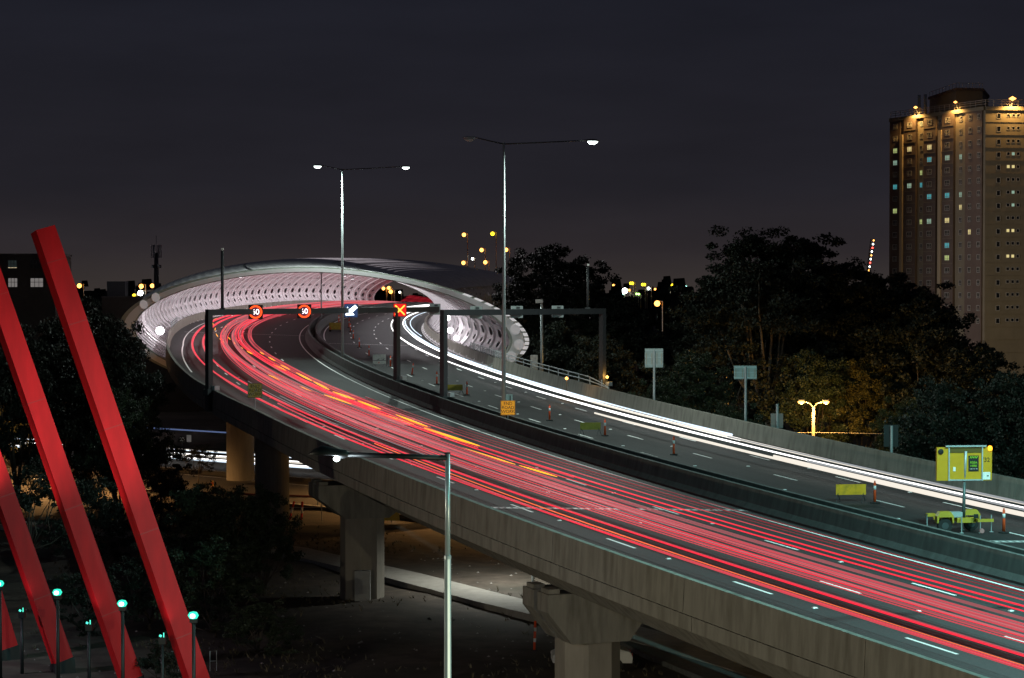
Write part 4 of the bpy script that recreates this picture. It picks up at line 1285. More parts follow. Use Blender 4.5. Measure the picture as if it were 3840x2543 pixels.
# lamp posts beyond the tube
def far_lamp(px, py, Y, m, r, label, name='far_lamp', group=None, pole=True, ground=0.0):
    x = xat(px, Y)
    z = CAMZ - (py - 1095) / 7715.1 * Y
    t = thing(name, label, 'lamp', (x, Y, ground), 0, group)
    MB().lathe([(0.02, -r), (r * 0.7, -r * 0.7), (r, 0), (r * 0.7, r * 0.7), (0.02, r)], 12, (0, 0, z - ground)).build('lens', m, t, smooth=True)
    if pole and z > ground + 1:
        dx = 0.0
        MB().tube([(r * 1.8, 0.2, 0), (r * 1.8, 0.2, z - ground + r * 0.8)], 0.12 if Y < 600 else 0.25, 6).build('pole', mat('lit_pole', (0.45, 0.36, 0.26), 0.5), t)
        MB().tube([(r * 1.8, 0.2, z - ground + r * 0.7), (0, 0.1, z - ground + r * 0.9)], 0.08, 6).build('arm', MATS['lit_pole'], t)
    return t
for px, py, m, lb in ((1740, 881, SODS, 'orange lamp high above the tube roof, the left of the top two'), (1847, 877, YELS, 'yellow lamp high above the tube roof'), (1806, 938, SODS, 'orange lamp above the tube roof, middle of the cluster'),
                      (1898, 937, SODS, 'orange lamp just right of the tall lamp pole'), (1738, 986, SODS, 'orange lamp just over the tube roof, lower left of the cluster'), (1820, 984, SODS, 'orange lamp just over the tube roof, lower right of the cluster')):
    far_lamp(px, py, 560, m, 0.55, lb)
far_lamp(1772, 971, 560, WHS, 0.35, 'small white lamp among the orange lamps over the tube roof')
for px, py, m, r, lb in ((1438, 1082, SODS, 0.5, 'left orange lamp seen through the far tube opening'), (1458, 1080, SODS, 0.5, 'upper orange lamp seen through the far tube opening'), (1465, 1094, SODS, 0.6, 'largest orange lamp seen through the far tube opening'), (1499, 1096, WHS, 0.3, 'small white lamp seen through the far tube opening')):
    far_lamp(px, py, 600, m, r, lb)
for px, py, m, r, lb in ((530, 1074, SODS, 0.5, 'left of the two orange lamps beyond the left end of the tube'), (571, 1072, SODS, 0.45, 'right of the two orange lamps beyond the left end of the tube'), (527, 1099, WHS, 0.6, 'dazzling white lamp beyond the left end of the tube'), (503, 1108, YELS, 0.35, 'small yellow lamp left of the dazzling white one'), (298, 1072, SODS, 0.5, 'small orange lamp beside the dark round tree'), (424, 1085, WHS, 0.6, 'white lamp on the dark rooftop plant at left')):
    far_lamp(px, py, 430, m, r, lb)
CITY = [(740, 468, 0), (845, 520, 2), (887, 514, 0), (900, 450, 1), (916, 450, 1), (1010, 462, 1), (1026, 462, 1), (1065, 498, 2), (1125, 505, 0), (1140, 505, 0), (1285, 468, 1), (1310, 458, 1), (1330, 455, 1), (1355, 512, 0), (1400, 480, 3), (1638, 465, 1), (595, 547, 0), (1145, 637, 0), (935, 735, 0), (2123, 547, 0), (2190, 478, 0), (2215, 475, 0), (965, 918, 4), (1648, 742, 1), (1245, 525, 2), (1215, 540, 0), (820, 548, 3), (955, 548, 4), (975, 550, 4), (1577, 510, 0)]
CL = ['orange', 'yellow', 'white', 'cyan', 'green']
CM = [SODS, YELS, WHS, GRNS, glow('green_far', (0.45, 1.0, 0.2), 5)]
for x, y, c in CITY:
    big = 1.7 if (x, y) in ((845, 520), (1145, 637)) else (0.85 if c in (1, 2, 3) else 0.62)
    px, py = 2000 + x / 2.4656, 880 + y / 2.4656
    Y = 1150 if y < 560 else 420
    far_lamp(px, py, Y, CM[c], big * Y / 1150 * 1.0, 'tiny %s lamp in the row of city lights on the horizon' % CL[c] if Y > 1000 else ('big orange lamp below the row of city lights' if big > 2 else ('small orange lamp low on the far side of the gap in the trees' if px < 2390 else 'small %s lamp low between the right-hand trees' % CL[c])), 'city_lamp', '%s city lights on the horizon' % CL[c] if Y > 1000 else None)
# amber marker lamps on the right parapet
for px, py, lb in ((2125, 1419, 'small amber lamp on the parapet left of the gantry foot'), (2277, 1414, 'small amber lamp beside the right foot of the gantry'), (2094, 1183, 'small amber lamp showing under the gantry beam')):
    Y = 176 if py > 1300 else 320
    x = xat(px, Y)
    z = CAMZ - (py - 1095) / 7715.1 * Y
    t = thing('marker_lamp', lb, 'lamp', (x, Y, z), 0)
    MB().lathe([(0.02, -0.14), (0.12, -0.08), (0.14, 0.02), (0.02, 0.14)], 10).build('lens', SODS, t, smooth=True)
    MB().tube([(0, 0.1, -1.2 if Y < 200 else -10), (0, 0.1, 0.0)], 0.04, 6).build('bracket', DARKST, t)
    light(t, 'POINT', (0, -0.3, 0.1), 60, (1.0, 0.5, 0.1), 0.1)
# lit mast far behind the trees
lm = thing('lit_tower', 'thin distant tower strung with red and white lights', 'tower', (xat(3262, 800), 800, 0))
MB().tube([(-4, 0, 0), (0.5, 0, 41.5)], [0.9, 0.4], 6).build('lattice_mast', DARKST, lm)
for k in range(11):
    MB().lathe([(0.05, -0.36), (0.36, 0), (0.05, 0.36)], 8, (-1.0 + k * 0.22, -0.9, 26.5 + 1.45 * k)).build('beacon', (REDS, WHS, SODS, WHS)[k % 4], lm)

# cell tower at left
ct = thing('cell_tower', 'slender dark phone mast with antenna panels left of the tube', 'tower', (xat(587, 420), 420, 0))
MB().tube([(0, 0, 0), (0, 0, 24.5), (0, 0, 29)], [0.7, 0.5, 0.4], 10).build('mast', DARKST, ct, smooth=True)
for a in range(6):
    an = a * pi / 3 + 0.2
    MB().box((0.95 * cos(an), 0.95 * sin(an), 29.3), (0.4, 0.22, 2.6), an + pi / 2).build('antenna_panel', mat('antenna_grey', (0.42, 0.40, 0.38), 0.6), ct)
    MB().box((0.8 * cos(an), 0.8 * sin(an), 26.2), (0.4, 0.3, 0.6), an).build('radio_unit', STEEL if a % 2 else DARKST, ct)
MB().tube([(0, 0, 29), (0, 0, 32.5)], 0.05, 6).build('whip_aerial', DARKST, ct)

# ------------------------------------------------------------------ buildings
BRICKT = mat('tower_concrete', (0.20, 0.17, 0.115), 0.85, var=0.12, scale=0.4, stretch=(1, 1, 0.5))
BRICKD = mat('tower_panel_dark', (0.13, 0.095, 0.075), 0.85, var=0.12, scale=0.4)
FRAME = mat('window_frame', (0.36, 0.34, 0.30), 0.6)
LITW = [glow('window_warm', (1.0, 0.82, 0.35), 0.75), glow('window_yellowgreen', (0.80, 0.95, 0.35), 0.55), glow('window_teal', (0.10, 0.55, 0.62), 0.6), glow('window_pale', (0.55, 0.85, 0.65), 0.45)]
tw = thing('apartment_tower', 'tall concrete apartment tower with scattered lit windows and roof lamps', 'building', (101.5, 442, 0))
FL, NF, TH = 2.745, 22, CAMZ + 39.7
dl = Vector((-14.8, 31.0, 0)).normalized()
nl_ = Vector((-dl.y, dl.x, 0)) * 1.0   # outward normal of the left face
if nl_.x > 0 and nl_.y > 0:
    nl_ = -nl_
nl_ = Vector((-0.902, -0.431, 0))
C0 = Vector((0, 0, 0))
LEN = 34.0
Lf, Rt = dl * LEN, Vector((34, 4, 0))
body = MB()
base = [C0, Rt, Rt + Vector((8, 30, 0)), Lf + Vector((12, 10, 0)), Lf]
n = len(base)
body.add(base + [p + Vector((0, 0, TH)) for p in base], [(i, (i + 1) % n, n + (i + 1) % n, n + i) for i in range(n)] + [tuple(n + i for i in range(n))])
body.build('wall', BRICKT, tw)
# shallow projecting bays and ribs on the left face
for f0, f1, dp, m in ((0.02, 0.19, 0.35, BRICKD), (0.30, 0.42, 0.6, BRICKD), (0.49, 0.62, 0.45, BRICKD), (0.70, 0.83, 0.6, BRICKD), (0.88, 1.0, 0.3, BRICKD)):
    a, b_ = dl * LEN * f0, dl * LEN * f1
    v = [a + nl_ * 0.01, b_ + nl_ * 0.01, b_ + nl_ * dp, a + nl_ * dp]
    MB().add(v + [p + Vector((0, 0, TH - 0.5)) for p in v], [(0, 3, 7, 4), (3, 2, 6, 7), (2, 1, 5, 6), (4, 7, 6, 5)]).build('bay', m, tw)
for f0 in (0.42, 0.835):
    a, b_ = dl * LEN * f0, dl * LEN * (f0 + 0.03)
    v = [a + nl_ * 0.01, b_ + nl_ * 0.01, b_ + nl_ * 0.9, a + nl_ * 0.9]
    MB().add(v + [p + Vector((0, 0, TH - 4.0)) for p in v], [(0, 3, 7, 4), (3, 2, 6, 7), (2, 1, 5, 6), (4, 7, 6, 5)]).build('pilaster', mat('pilaster_lamplit', (0.38, 0.31, 0.20), 0.8), tw)  # lamplight down the strips put into a lighter colour
# floor ledges on the right face
for k in range(3, NF):
    ld = MB()
    z = TH - 3.3 - FL * (NF - 1 - k)
    d_ = Rt.normalized()
    nn = Vector((d_.y, -d_.x, 0))
    v = [C0 + nn * 0.005, Rt + nn * 0.005, Rt + nn * 0.14, C0 + nn * 0.14]
    ld.add([p + Vector((0, 0, z)) for p in v] + [p + Vector((0, 0, z + 0.10)) for p in v], [(3, 2, 6, 7), (4, 7, 6, 5), (0, 1, 2, 3)])
    ld.build('floor_ledge', BRICKT, tw)
    for f0, f1, dp in ((0.30, 0.42, 0.6), (0.49, 0.62, 0.45), (0.70, 0.83, 0.6)):
        ld = MB()
        a, b_ = dl * LEN * f0, dl * LEN * f1
        v = [a + nl_ * (dp + 0.005), b_ + nl_ * (dp + 0.005), b_ + nl_ * (dp + 0.12), a + nl_ * (dp + 0.12)]
        ld.add([p + Vector((0, 0, z)) for p in v] + [p + Vector((0, 0, z + 0.10)) for p in v], [(3, 7, 6, 2), (4, 5, 6, 7), (0, 3, 2, 1)])
        ld.build('bay_ledge', BRICKT, tw)
wr = random.Random(5)
count = [0]
far_win = MB()
far_frame = MB()
def win(face_o, d_, nn, along, z, w, h, lit, panes, proud):
    c = face_o + d_ * along + nn * proud + Vector((0, 0, z))
    up = Vector((0, 0, 1))
    fr = MB()
    def quad(mb, x0, x1, z0, z1, off):
        mb.add([c + d_ * x0 + up * z0 + nn * off, c + d_ * x1 + up * z0 + nn * off, c + d_ * x1 + up * z1 + nn * off, c + d_ * x0 + up * z1 + nn * off], [(0, 1, 2, 3)])
    t_ = 0.11
    bars = [(-w / 2, w / 2, -h / 2, -h / 2 + t_), (-w / 2, w / 2, h / 2 - t_, h / 2), (-w / 2, -w / 2 + t_, -h / 2, h / 2), (w / 2 - t_, w / 2, -h / 2, h / 2)]
    for p in range(1, panes):
        x = -w / 2 + w * p / panes
        bars.append((x - 0.05, x + 0.05, -h / 2, h / 2))
    if panes > 1:
        bars.append((-w / 2, w / 2, -h * 0.22, -h * 0.22 + 0.08))
    def bar(mb, b):
        x0, x1, z0, z1 = b
        v = [c + d_ * x + up * zz + nn * off for off in (0.02, 0.09) for x, zz in ((x0, z0), (x1, z0), (x1, z1), (x0, z1))]
        mb.add(v, [(4, 5, 6, 7), (0, 1, 5, 4), (1, 2, 6, 5), (2, 3, 7, 6), (3, 0, 4, 7)])
    as_part = count[0] < 99 and (lit is not None or wr.random() < 0.45)
    if as_part:
        count[0] += 1
        g_ = MB()
        quad(g_, -w / 2, w / 2, -h / 2, h / 2, 0.025)
        o = g_.build('window', LITW[lit] if lit is not None else GLASS, tw)
        for b in bars:
            bar(fr, b)
        fr.build('window_frame', FRAME, o)
    else:
        quad(far_win, -w / 2, w / 2, -h / 2, h / 2, 0.025)
        for b in bars:
            bar(far_frame, b)
LITL = {(4, 2): 1, (3, 3): 3, (5, 3): 2, (6, 4): 1, (7, 5): 3, (5, 6): 2, (2, 6): 3, (6, 0): 1, (8, 2): 1, (2, 7): 0, (3, 10): 2, (3, 11): 1, (3, 12): 2, (5, 12): 1, (8, 12): 0, (3, 13): 1, (6, 13): 3, (3, 14): 1, (3, 15): 2, (8, 3): 3, (6, 5): 2, (2, 16): 1, (3, 8): 0, (5, 8): 3, (7, 2): 0, (3, 6): 2, (5, 2): 0, (8, 7): 1, (1, 9): 0, (6, 8): 1, (2, 3): 3, (8, 5): 2}
for k in range(17):
    z = TH - 1.9 - FL * k
    # left face, 9 columns counted from the near corner
    for ci, (f, w, pn, pr) in enumerate(((0.05, 1.25, 2, 0.36), (0.14, 1.25, 2, 0.36), (0.245, 1.2, 2, 0.02), (0.36, 2.0, 3, 0.61), (0.465, 1.2, 2, 0.02), (0.555, 2.0, 3, 0.46), (0.66, 1.2, 2, 0.02), (0.765, 2.0, 3, 0.61), (0.935, 1.9, 3, 0.31))):
        win(C0, dl, nl_, LEN * f, z - 0.1, w * 0.86, 1.22, LITL.get((ci, k)), pn, pr)
    d_ = Rt.normalized()
    nn = Vector((d_.y, -d_.x, 0))
    for j, (x, w, h, dzz) in enumerate(((2.95, 0.95, 1.2, -0.1), (5.1, 0.82, 0.82, 0.1), (6.2, 0.82, 0.82, 0.1), (7.3, 0.82, 0.82, 0.1), (12, 1.2, 1.3, 0), (15, 1.2, 1.3, 0), (19, 1.2, 1.3, 0))):
        lit = None
        if (j == 2 and wr.random() < 0.75) or (j == 1 and k in (4, 9, 11)):
            lit = 0 if k in (4, 9, 11) or wr.random() < 0.3 else 3
        win(C0, d_, nn, x, z + dzz, w, h, lit, 1, 0.0)
o = far_win.build('dark_windows', GLASS, tw)
o['kind'] = 'stuff'
o = far_frame.build('dark_window_frames', FRAME, tw)
o['kind'] = 'stuff'
# roof plant, railing, lamps
pb_ = [Vector((-3.1, 15.0, 0)), Vector((3.0, 16.0, 0)), Vector((8, 32, 0)), Vector((-4.7, 36, 0))]
rp = MB()
rp.add([p + Vector((0, 0, TH)) for p in pb_] + [p + Vector((0, 0, TH + 4.9)) for p in pb_], [(0, 1, 5, 4), (1, 2, 6, 5), (2, 3, 7, 6), (3, 0, 4, 7), (4, 5, 6, 7)])
rpo = rp.build('roof_plant', BRICKT, tw)
cpg = MB()
c_ = sum(pb_, Vector()) / 4
cpg.add([c_ + (p - c_) * 1.05 + Vector((0, 0, TH + 4.9)) for p in pb_] + [c_ + (p - c_) * 1.05 + Vector((0, 0, TH + 5.5)) for p in pb_], [(0, 1, 5, 4), (1, 2, 6, 5), (2, 3, 7, 6), (3, 0, 4, 7), (4, 5, 6, 7), (3, 2, 1, 0)])
cpg.build('coping', BRICKD, rpo)
rr = MB()
edge = [Lf, C0, Rt]
for a, b_ in zip(edge[:-1], edge[1:]):
    L = (b_ - a).length
    for z in (0.6, 1.1, 1.5):
        rr.tube([a + Vector((0, 0, TH + z)), b_ + Vector((0, 0, TH + z))], 0.05, 5)
    for i in range(int(L / 1.8)):
        p = a + (b_ - a) * (i * 1.8 / L)
        rr.tube([p + Vector((0, 0, TH)), p + Vector((0, 0, TH + 1.5))], 0.06, 5)
for a, b_ in ((pb_[3], pb_[0]), (pb_[0], pb_[1])):
    for i in range(9):
        p = a + (b_ - a) * i / 8
        rr.tube([p + Vector((0, 0, TH + 5.5)), p + Vector((0, 0, TH + 6.6))], 0.05, 5)
    rr.tube([a + Vector((0, 0, TH + 6.6)), b_ + Vector((0, 0, TH + 6.6))], 0.05, 5)
rr.build('roof_railing', mat('railing_grey', (0.4, 0.36, 0.3), 0.5), tw)
for x, y in ((-7.5, 27), (-8.6, 28.5)):
    MB().tube([(x, y, TH), (x, y, TH + 5.2)], 0.35, 10).build('flue', STEEL, tw, smooth=True)
par = MB()
for a, b_, nn in ((Lf, C0, nl_), (C0, Rt, Vector((0.117, -0.993, 0)))):
    v = [a + nn * 0.02, b_ + nn * 0.02, b_ + nn * 0.55, a + nn * 0.55]
    par.add([p + Vector((0, 0, TH - 0.75)) for p in v] + [p + Vector((0, 0, TH + 0.05)) for p in v], [(3, 2, 6, 7), (4, 5, 6, 7), (0, 1, 2, 3), (0, 3, 7, 4), (1, 2, 6, 5)])
par.build('roof_parapet', BRICKT, tw)
for P_, r, pw, nn in ((dl * LEN * 0.69, 0.5, 5200, nl_), (dl * LEN * 0.27, 0.45, 4800, nl_), (Vector((5.6, 0.6, 0)), 0.8, 5600, Vector((0.117, -0.993, 0)))):
    q = P_ + nn * 0.9
    MB().lathe([(0.02, -r * 0.6), (r, 0), (0.02, r * 0.6)], 12, (q.x, q.y, TH + 1.7)).build('roof_lamp', SODS, tw, smooth=True)
    MB().tube([P_ + Vector((0, 0, TH)), q + Vector((0, 0, TH + 1.6))], 0.07, 6).build('lamp_arm', STEEL, tw)
    light(tw, 'SPOT', q + nn * 0.9 + Vector((0, 0, TH + 1.0)), pw, (1.0, 0.55, 0.16), 0.3, (0 - nn.x * 0.12, 0 - nn.y * 0.12, -1), 150, 0.5)

# dark brick block at the left edge
bk = thing('brick_building', 'dark brick block with lit upper windows behind the red beams', 'building', (xat(-40, 330), 330, 0))
bw = MB()
BH = CAMZ + (1095 - 957) / 7715.1 * 330
x0, x1 = xat(-260, 330) - bk.location.x, xat(208, 330) - bk.location.x
bw.box(((x0 + x1) / 2, 6, BH / 2), (x1 - x0, 12, BH))
bw.build('wall', mat('dark_brick', (0.055, 0.045, 0.035), 0.9, var=0.2, scale=1.5), bk)
MB().box(((x0 + x1) / 2, 5.9, BH + 0.12), (x1 - x0 + 0.4, 12.3, 0.25)).build('coping', mat('dark_coping', (0.09, 0.08, 0.07), 0.9), bk)
for px, py, w, h, lit in ((48, 991, 34, 30, 3), (132, 991, 36, 30, None), (49, 1060, 35, 34, 9), (139, 1060, 48, 34, 9), (-60, 991, 34, 30, None), (-60, 1060, 34, 34, None)):
    cx = xat(px, 330) - bk.location.x
    cz = CAMZ - (py - 1095) / 7715.1 * 330
    ww, hh = w / 7715.1 * 330, h / 7715.1 * 330
    m = glow('window_grey_white', (0.85, 0.78, 0.75), 0.20) if lit == 9 else (GLASS if lit is None else mat('window_dim', (0.03, 0.05, 0.05), 0.1, emit=(0.3, 0.4, 0.38), strength=0.04))
    o = MB().box((cx, -0.02, cz), (ww, 0.06, hh)).build('window', m, bk)
    fm = MB()
    for i in range(4):
        fm.box((cx - ww / 2 + ww * i / 3, -0.07, cz), (0.07, 0.06, hh))
    for zz in (-hh / 2, 0.05 * hh, hh / 2):
        fm.box((cx, -0.075, cz + zz), (ww, 0.055, 0.07))
    fm.build('window_frame', DARKST, o)
    if lit == 3:
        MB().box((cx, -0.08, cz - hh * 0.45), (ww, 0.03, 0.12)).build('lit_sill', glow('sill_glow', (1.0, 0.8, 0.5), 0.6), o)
wh = thing('warehouse', 'low dark flat-roofed warehouse left of the tube', 'building', (xat(560, 360), 360, 0))
hz = CAMZ - (1115 - 1095) / 7715.1 * 360
MB().box((0, 5, hz / 2), (16.5, 10, hz)).build('wall', MATS['dark_brick'], wh)
MB().box((0, 4.9, hz + 0.08), (16.9, 10.3, 0.2)).build('coping', MATS['dark_coping'], wh)
MB().box((-6.3, 4, hz + 1.5), (3.2, 3, 2.6)).build('roof_plant', DARKST, wh)

for x, y, pw in ((112, 398, 7500), (82, 416, 2000)):  # lamps added behind the trees to brighten the tower walls
    t = thing('street_lamp', 'added amber fill lamp hidden behind the trees at the foot of the tower' if x > 100 else 'added amber fill lamp hidden behind the trees left of the tower', 'street lamp', (x, y, 0))
    MB().tube([(0, 0, 0), (0, 0, 11)], 0.12, 8).build('pole', STEEL, t)
    MB().lathe([(0.02, -0.2), (0.3, -0.1), (0.3, 0.1), (0.02, 0.15)], 10, (0, 0, 11.2)).build('lens', SOD, t)
    light(t, 'POINT', (0, 0, 11.6), pw, (1.0, 0.78, 0.42), 0.3)

# ------------------------------------------------------------------ things under the viaduct
CF = thing('mesh_fence', 'temporary wire fence with posts in front of the lower road', 'fence', (-18, 188.5, 0))
for i in range(9):
    x = -9 + i * 3.2
    MB().tube([(x, -i * 0.28, 0), (x, -i * 0.28, 2.3)], 0.05, 6).build('post', STEEL, CF)
for z in (1.0, 1.9):
    MB().tube([(-9 + i * 3.2, -i * 0.28, z + 0.3) for i in range(9)], 0.03, 6).build('rail', STEEL, CF)
HG = thing('guard_rail', 'red-brown guard rail along the lower road behind the fence', 'guard rail', (-20, 200, 0))
MB().tube([(-20, 6, 1.2), (0, -1, 1.2), (14, -8, 1.2)], 0.11, 6).build('rail', mat('rust_rail', (0.28, 0.08, 0.06), 0.6), HG)
for i in range(10):
    x = -18 + i * 3.2
    y = 6 - 7 * (x + 20) / 20 if x < 0 else -1 - 7 * x / 14
    MB().box((x, y + 0.12, 0.6), (0.12, 0.1, 1.2)).build('post', STEEL, HG)
for x, y, lb in ((-20.3, 187.3, 'red and white striped barrier board leaning by the second pier'), (-19.2, 187.2, 'red and white striped post right of the leaning barrier board')):
    t = thing('striped_post', lb, 'bollard', (x, y, 0.2), 0)
    for z, m in ((0.35, 'r'), (0.95, 'w'), (1.45, 'r')):
        MB().tube([(0.25 * (z - 0.3) * (1 if x < -20 else 0.2), 0, z - 0.3), (0.25 * (z + 0.25) * (1 if x < -20 else 0.2), 0, z + 0.25)], 0.10, 8).build('stripe', mat('stripe_red', (0.6, 0.04, 0.03), 0.5) if m == 'r' else MATS['reflective_white'], t)
t = thing('water_barrier', 'yellow plastic barrier on the ground behind the third pier', 'barrier', (-11.0, 187.0, 0.2), 0.1)
MB().prism([(-0.75, 0), (0.75, 0), (0.75, 0.25), (0.68, 0.95), (-0.68, 0.95), (-0.75, 0.25)], -0.25, 0.25).build('body', mat('plastic_yellow', (0.75, 0.50, 0.01), 0.4), t)
MB().box((-0.2, 0, 0.98), (0.5, 0.2, 0.05)).build('cap', WHITE, t)
for px, py, w, h, lb in ((682, 1648, 18, 14, 'low wide notice board on the dark fence behind the first pier'), (707, 1645, 17, 26, 'tall white notice board on a post behind the first pier')):
    Y = 262
    t = thing('notice_board', lb, 'sign', (xat(px, Y), Y, 0), 0)
    z = CAMZ - (py - 1095) / 7715.1 * Y
    MB().box((0, 0, z), (w / 7715.1 * Y, 0.05, h / 7715.1 * Y)).build('board', WHITE, t)
    MB().tube([(0, 0.05, 0), (0, 0.05, z)], 0.05, 6).build('post', DARKST, t)
hz2 = thing('striped_marker', 'yellow and red striped marker post by the orange-lit road', 'bollard', (xat(795, 212), 212, 0.42), 0)
MB().tube([(0, 0, 0), (0, 0, 1.1)], 0.1, 8).build('post', YELLOW, hz2)
for z in (0.35, 0.75):
    MB().tube([(0, 0, z), (0, 0, z + 0.18)], 0.104, 8).build('stripe', ORANGE, hz2)

# parked car behind the near pier
car = thing('parked_car', 'white car parked behind the near pier under the viaduct', 'car', (4.4, 113.5, 0.18), 0.05)
CARW = mat('car_white', (0.62, 0.63, 0.62), 0.3, spec=0.5)
prof = [(-2.2, 0.45), (-2.2, 0.85), (-1.9, 0.98), (-1.1, 1.05), (-0.5, 1.45), (0.9, 1.48), (1.6, 1.12), (2.1, 1.0), (2.22, 0.7), (2.2, 0.4)]
cb = MB()
n = len(prof)
for y, k in ((-0.86, 0.0), (-0.78, 1.0), (0.78, 1.0), (0.86, 0.0)):
    cb.v += [Vector((x * (0.985 if k == 0 else 1), y, z if z < 1.0 else (z if k else 1.0 + (z - 1.0) * 0.1))) for x, z in prof]
for i in range(3):
    cb.f += [(i * n + k, i * n + (k + 1) % n, (i + 1) * n + (k + 1) % n, (i + 1) * n + k) for k in range(n)]
cb.f += [tuple(range(n - 1, -1, -1)), tuple(3 * n + k for k in range(n))]
cb.build('body', CARW, car)
for y in (-0.8, 0.8):
    MB().prism([(-0.95, 1.06), (-0.45, 1.40), (0.85, 1.42), (1.4, 1.10)], y - 0.02, y + 0.02).build('side_window', GLASS, car)
    for x in (-1.35, 1.35):
        w_ = MB().lathe([(0.1, -0.1), (0.31, -0.1), (0.31, 0.1), (0.1, 0.1)], 16)
        w_.v = [Vector((v.x + x, v.z + y, v.y + 0.31)) for v in w_.v]
        wo = w_.build('wheel', RUBBER, car)
for y in (-0.6, 0.6):
    MB().box((-2.2, y, 0.78), (0.06, 0.3, 0.14)).build('headlight', mat('headlight_glass', (0.6, 0.6, 0.6), 0.1), car)
    MB().box((2.19, y, 0.82), (0.06, 0.3, 0.14)).build('tail_light', mat('tail_red', (0.5, 0.02, 0.02), 0.4), car)
for px, py, lb in ((640, 2475, 'small steel hoop rail left of the right red beam'), (783, 2480, 'small steel hoop rail right of the right red beam')):
    Y = 113
    t = MB().tube([(0, 0, 0), (0, 0, 1.0), (0.35, 0.1, 1.0), (0.35, 0.1, 0)], 0.025, 6)
    t.tube([(0, 0, 0.5), (0.35, 0.1, 0.5)], 0.02, 6)
    o = t.build('hoop_rail', STEEL)
    tag(o, lb, 'railing')
    o.location = (xat(px, Y), Y, 0.1)
    o.scale = (1, 1, 1.1)

# ------------------------------------------------------------------ trees
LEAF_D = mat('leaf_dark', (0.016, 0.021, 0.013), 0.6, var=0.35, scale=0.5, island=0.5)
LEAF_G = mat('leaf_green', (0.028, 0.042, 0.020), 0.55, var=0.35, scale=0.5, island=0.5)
LEAF_LIT = mat('leaf_olive_lit', (0.072, 0.066, 0.018), 0.55, var=0.35, scale=0.5, island=0.5)  # olive leaves lightened: amber lamplight put into the colour
BARK = mat('gum_bark', (0.10, 0.085, 0.07), 0.85, var=0.3, scale=2, stretch=(3, 3, 0.5))
BARKD = mat('dark_bark', (0.07, 0.055, 0.045), 0.9, var=0.3, scale=2)

def tree_meshes(seed, H, spread, crown_base, nl, per, leaf, trunk_r, flat=1.0, lean=0.0):
    r = random.Random(seed)
    lobes = []
    for i in range(nl):
        a = i * 2.399 + r.uniform(-0.4, 0.4)
        f = math.sqrt((i + 0.5) / nl)
        hz_ = crown_base + (H - crown_base) * (0.93 - 0.75 * f ** 2 * r.uniform(0.6, 1.15) + r.uniform(-0.12, 0.05))
        rad = spread * f * r.uniform(0.75, 1.0)
        lobes.append(Vector((rad * cos(a) + lean * hz_ / H, rad * sin(a), max(crown_base * 0.8, hz_))))
    crown = MB()
    for c in lobes:
        R = spread * r.uniform(0.24, 0.42)
        nsub = 7
        for _ in range(nsub):
            sc_ = c + Vector((r.gauss(0, R * 0.55), r.gauss(0, R * 0.55), r.gauss(0, R * 0.38 * flat)))
            rs = R * r.uniform(0.28, 0.5)
            for _ in range(per // nsub):
                d = Vector((r.gauss(0, 1), r.gauss(0, 1), r.gauss(0, 1))).normalized()
                p = sc_ + Vector((d.x * rs, d.y * rs, d.z * rs * 0.75 * flat)) * r.uniform(0.35, 1.05)
                L = leaf * r.uniform(0.6, 1.4)
                ax = Vector((r.gauss(0, 1), r.gauss(0, 1), r.gauss(-0.5, 0.8))).normalized()
                bx = ax.cross(Vector((r.gauss(0, 1), r.gauss(0, 1), r.gauss(0, 1)))).normalized() * L * 0.36
                crown.add([p - ax * L / 2, p + bx, p + ax * L / 2, p - bx], [(0, 1, 2, 3)])
    trunk = MB()
    fork = Vector((lean * 0.3, 0, crown_base * 0.75))
    trunk.tube([(0, 0, -0.5), (r.uniform(-0.2, 0.2), 0.1, crown_base * 0.4), fork], [trunk_r * 1.25, trunk_r, trunk_r * 0.85], 8)
    for c in lobes[::max(1, nl // 9)]:
        m1 = fork.lerp(c, 0.45) + Vector((r.uniform(-0.6, 0.6), r.uniform(-0.6, 0.6), -0.08 * (c - fork).length))
        m2 = fork.lerp(c, 0.75) + Vector((r.uniform(-0.5, 0.5), r.uniform(-0.5, 0.5), 0))
        trunk.tube([fork, m1, m2, c], [trunk_r * 0.6, trunk_r * 0.4, trunk_r * 0.25, trunk_r * 0.1], 6)
    return crown, trunk

def plant(proto, name, x, y, label, rz=0.0, sc_=1.0, leaf=None, cat='tree', group=None):
    cm, tm, bark, lm_ = proto
    t = thing(name, label, cat, (x, y, 0), rz, group)
    t.scale = (sc_, sc_, sc_) if not isinstance(sc_, tuple) else sc_
    for nm, me in (('crown', cm), ('trunk', tm)):
        o = bpy.data.objects.new(nm, me)
        COL.objects.link(o)
        o.parent = t
        if nm == 'crown' and leaf is not None:
            o.material_slots[0].link = 'OBJECT'
            o.material_slots[0].material = leaf
    return t

def make_proto(*a, leafm=LEAF_D, bark=BARKD, **k):
    c, t = tree_meshes(*a, **k)
    co = c.build('crown', leafm)
    to = t.build('trunk', bark, smooth=True)
    cm, tm = co.data, to.data
    bpy.data.objects.remove(co)
    bpy.data.objects.remove(to)
    return (cm, tm, bark, leafm)
GUM = make_proto(21, 27.5, 8.8, 9.0, 52, 980, 0.32, 0.42, leafm=LEAF_D, bark=BARK, flat=0.75, lean=-1.0)
GUM2 = make_proto(22, 25.0, 7.4, 7.0, 44, 940, 0.32, 0.38, leafm=LEAF_D, bark=BARK, flat=0.75)
DENSE = make_proto(23, 18.0, 6.0, 3.0, 46, 900, 0.28, 0.3, leafm=LEAF_D)
DENSE2 = make_proto(24, 16.0, 5.4, 2.0, 40, 900, 0.22, 0.25, leafm=LEAF_G)
BUSHY = make_proto(25, 8.0, 3.2, 0.6, 28, 760, 0.15, 0.14, leafm=LEAF_D)
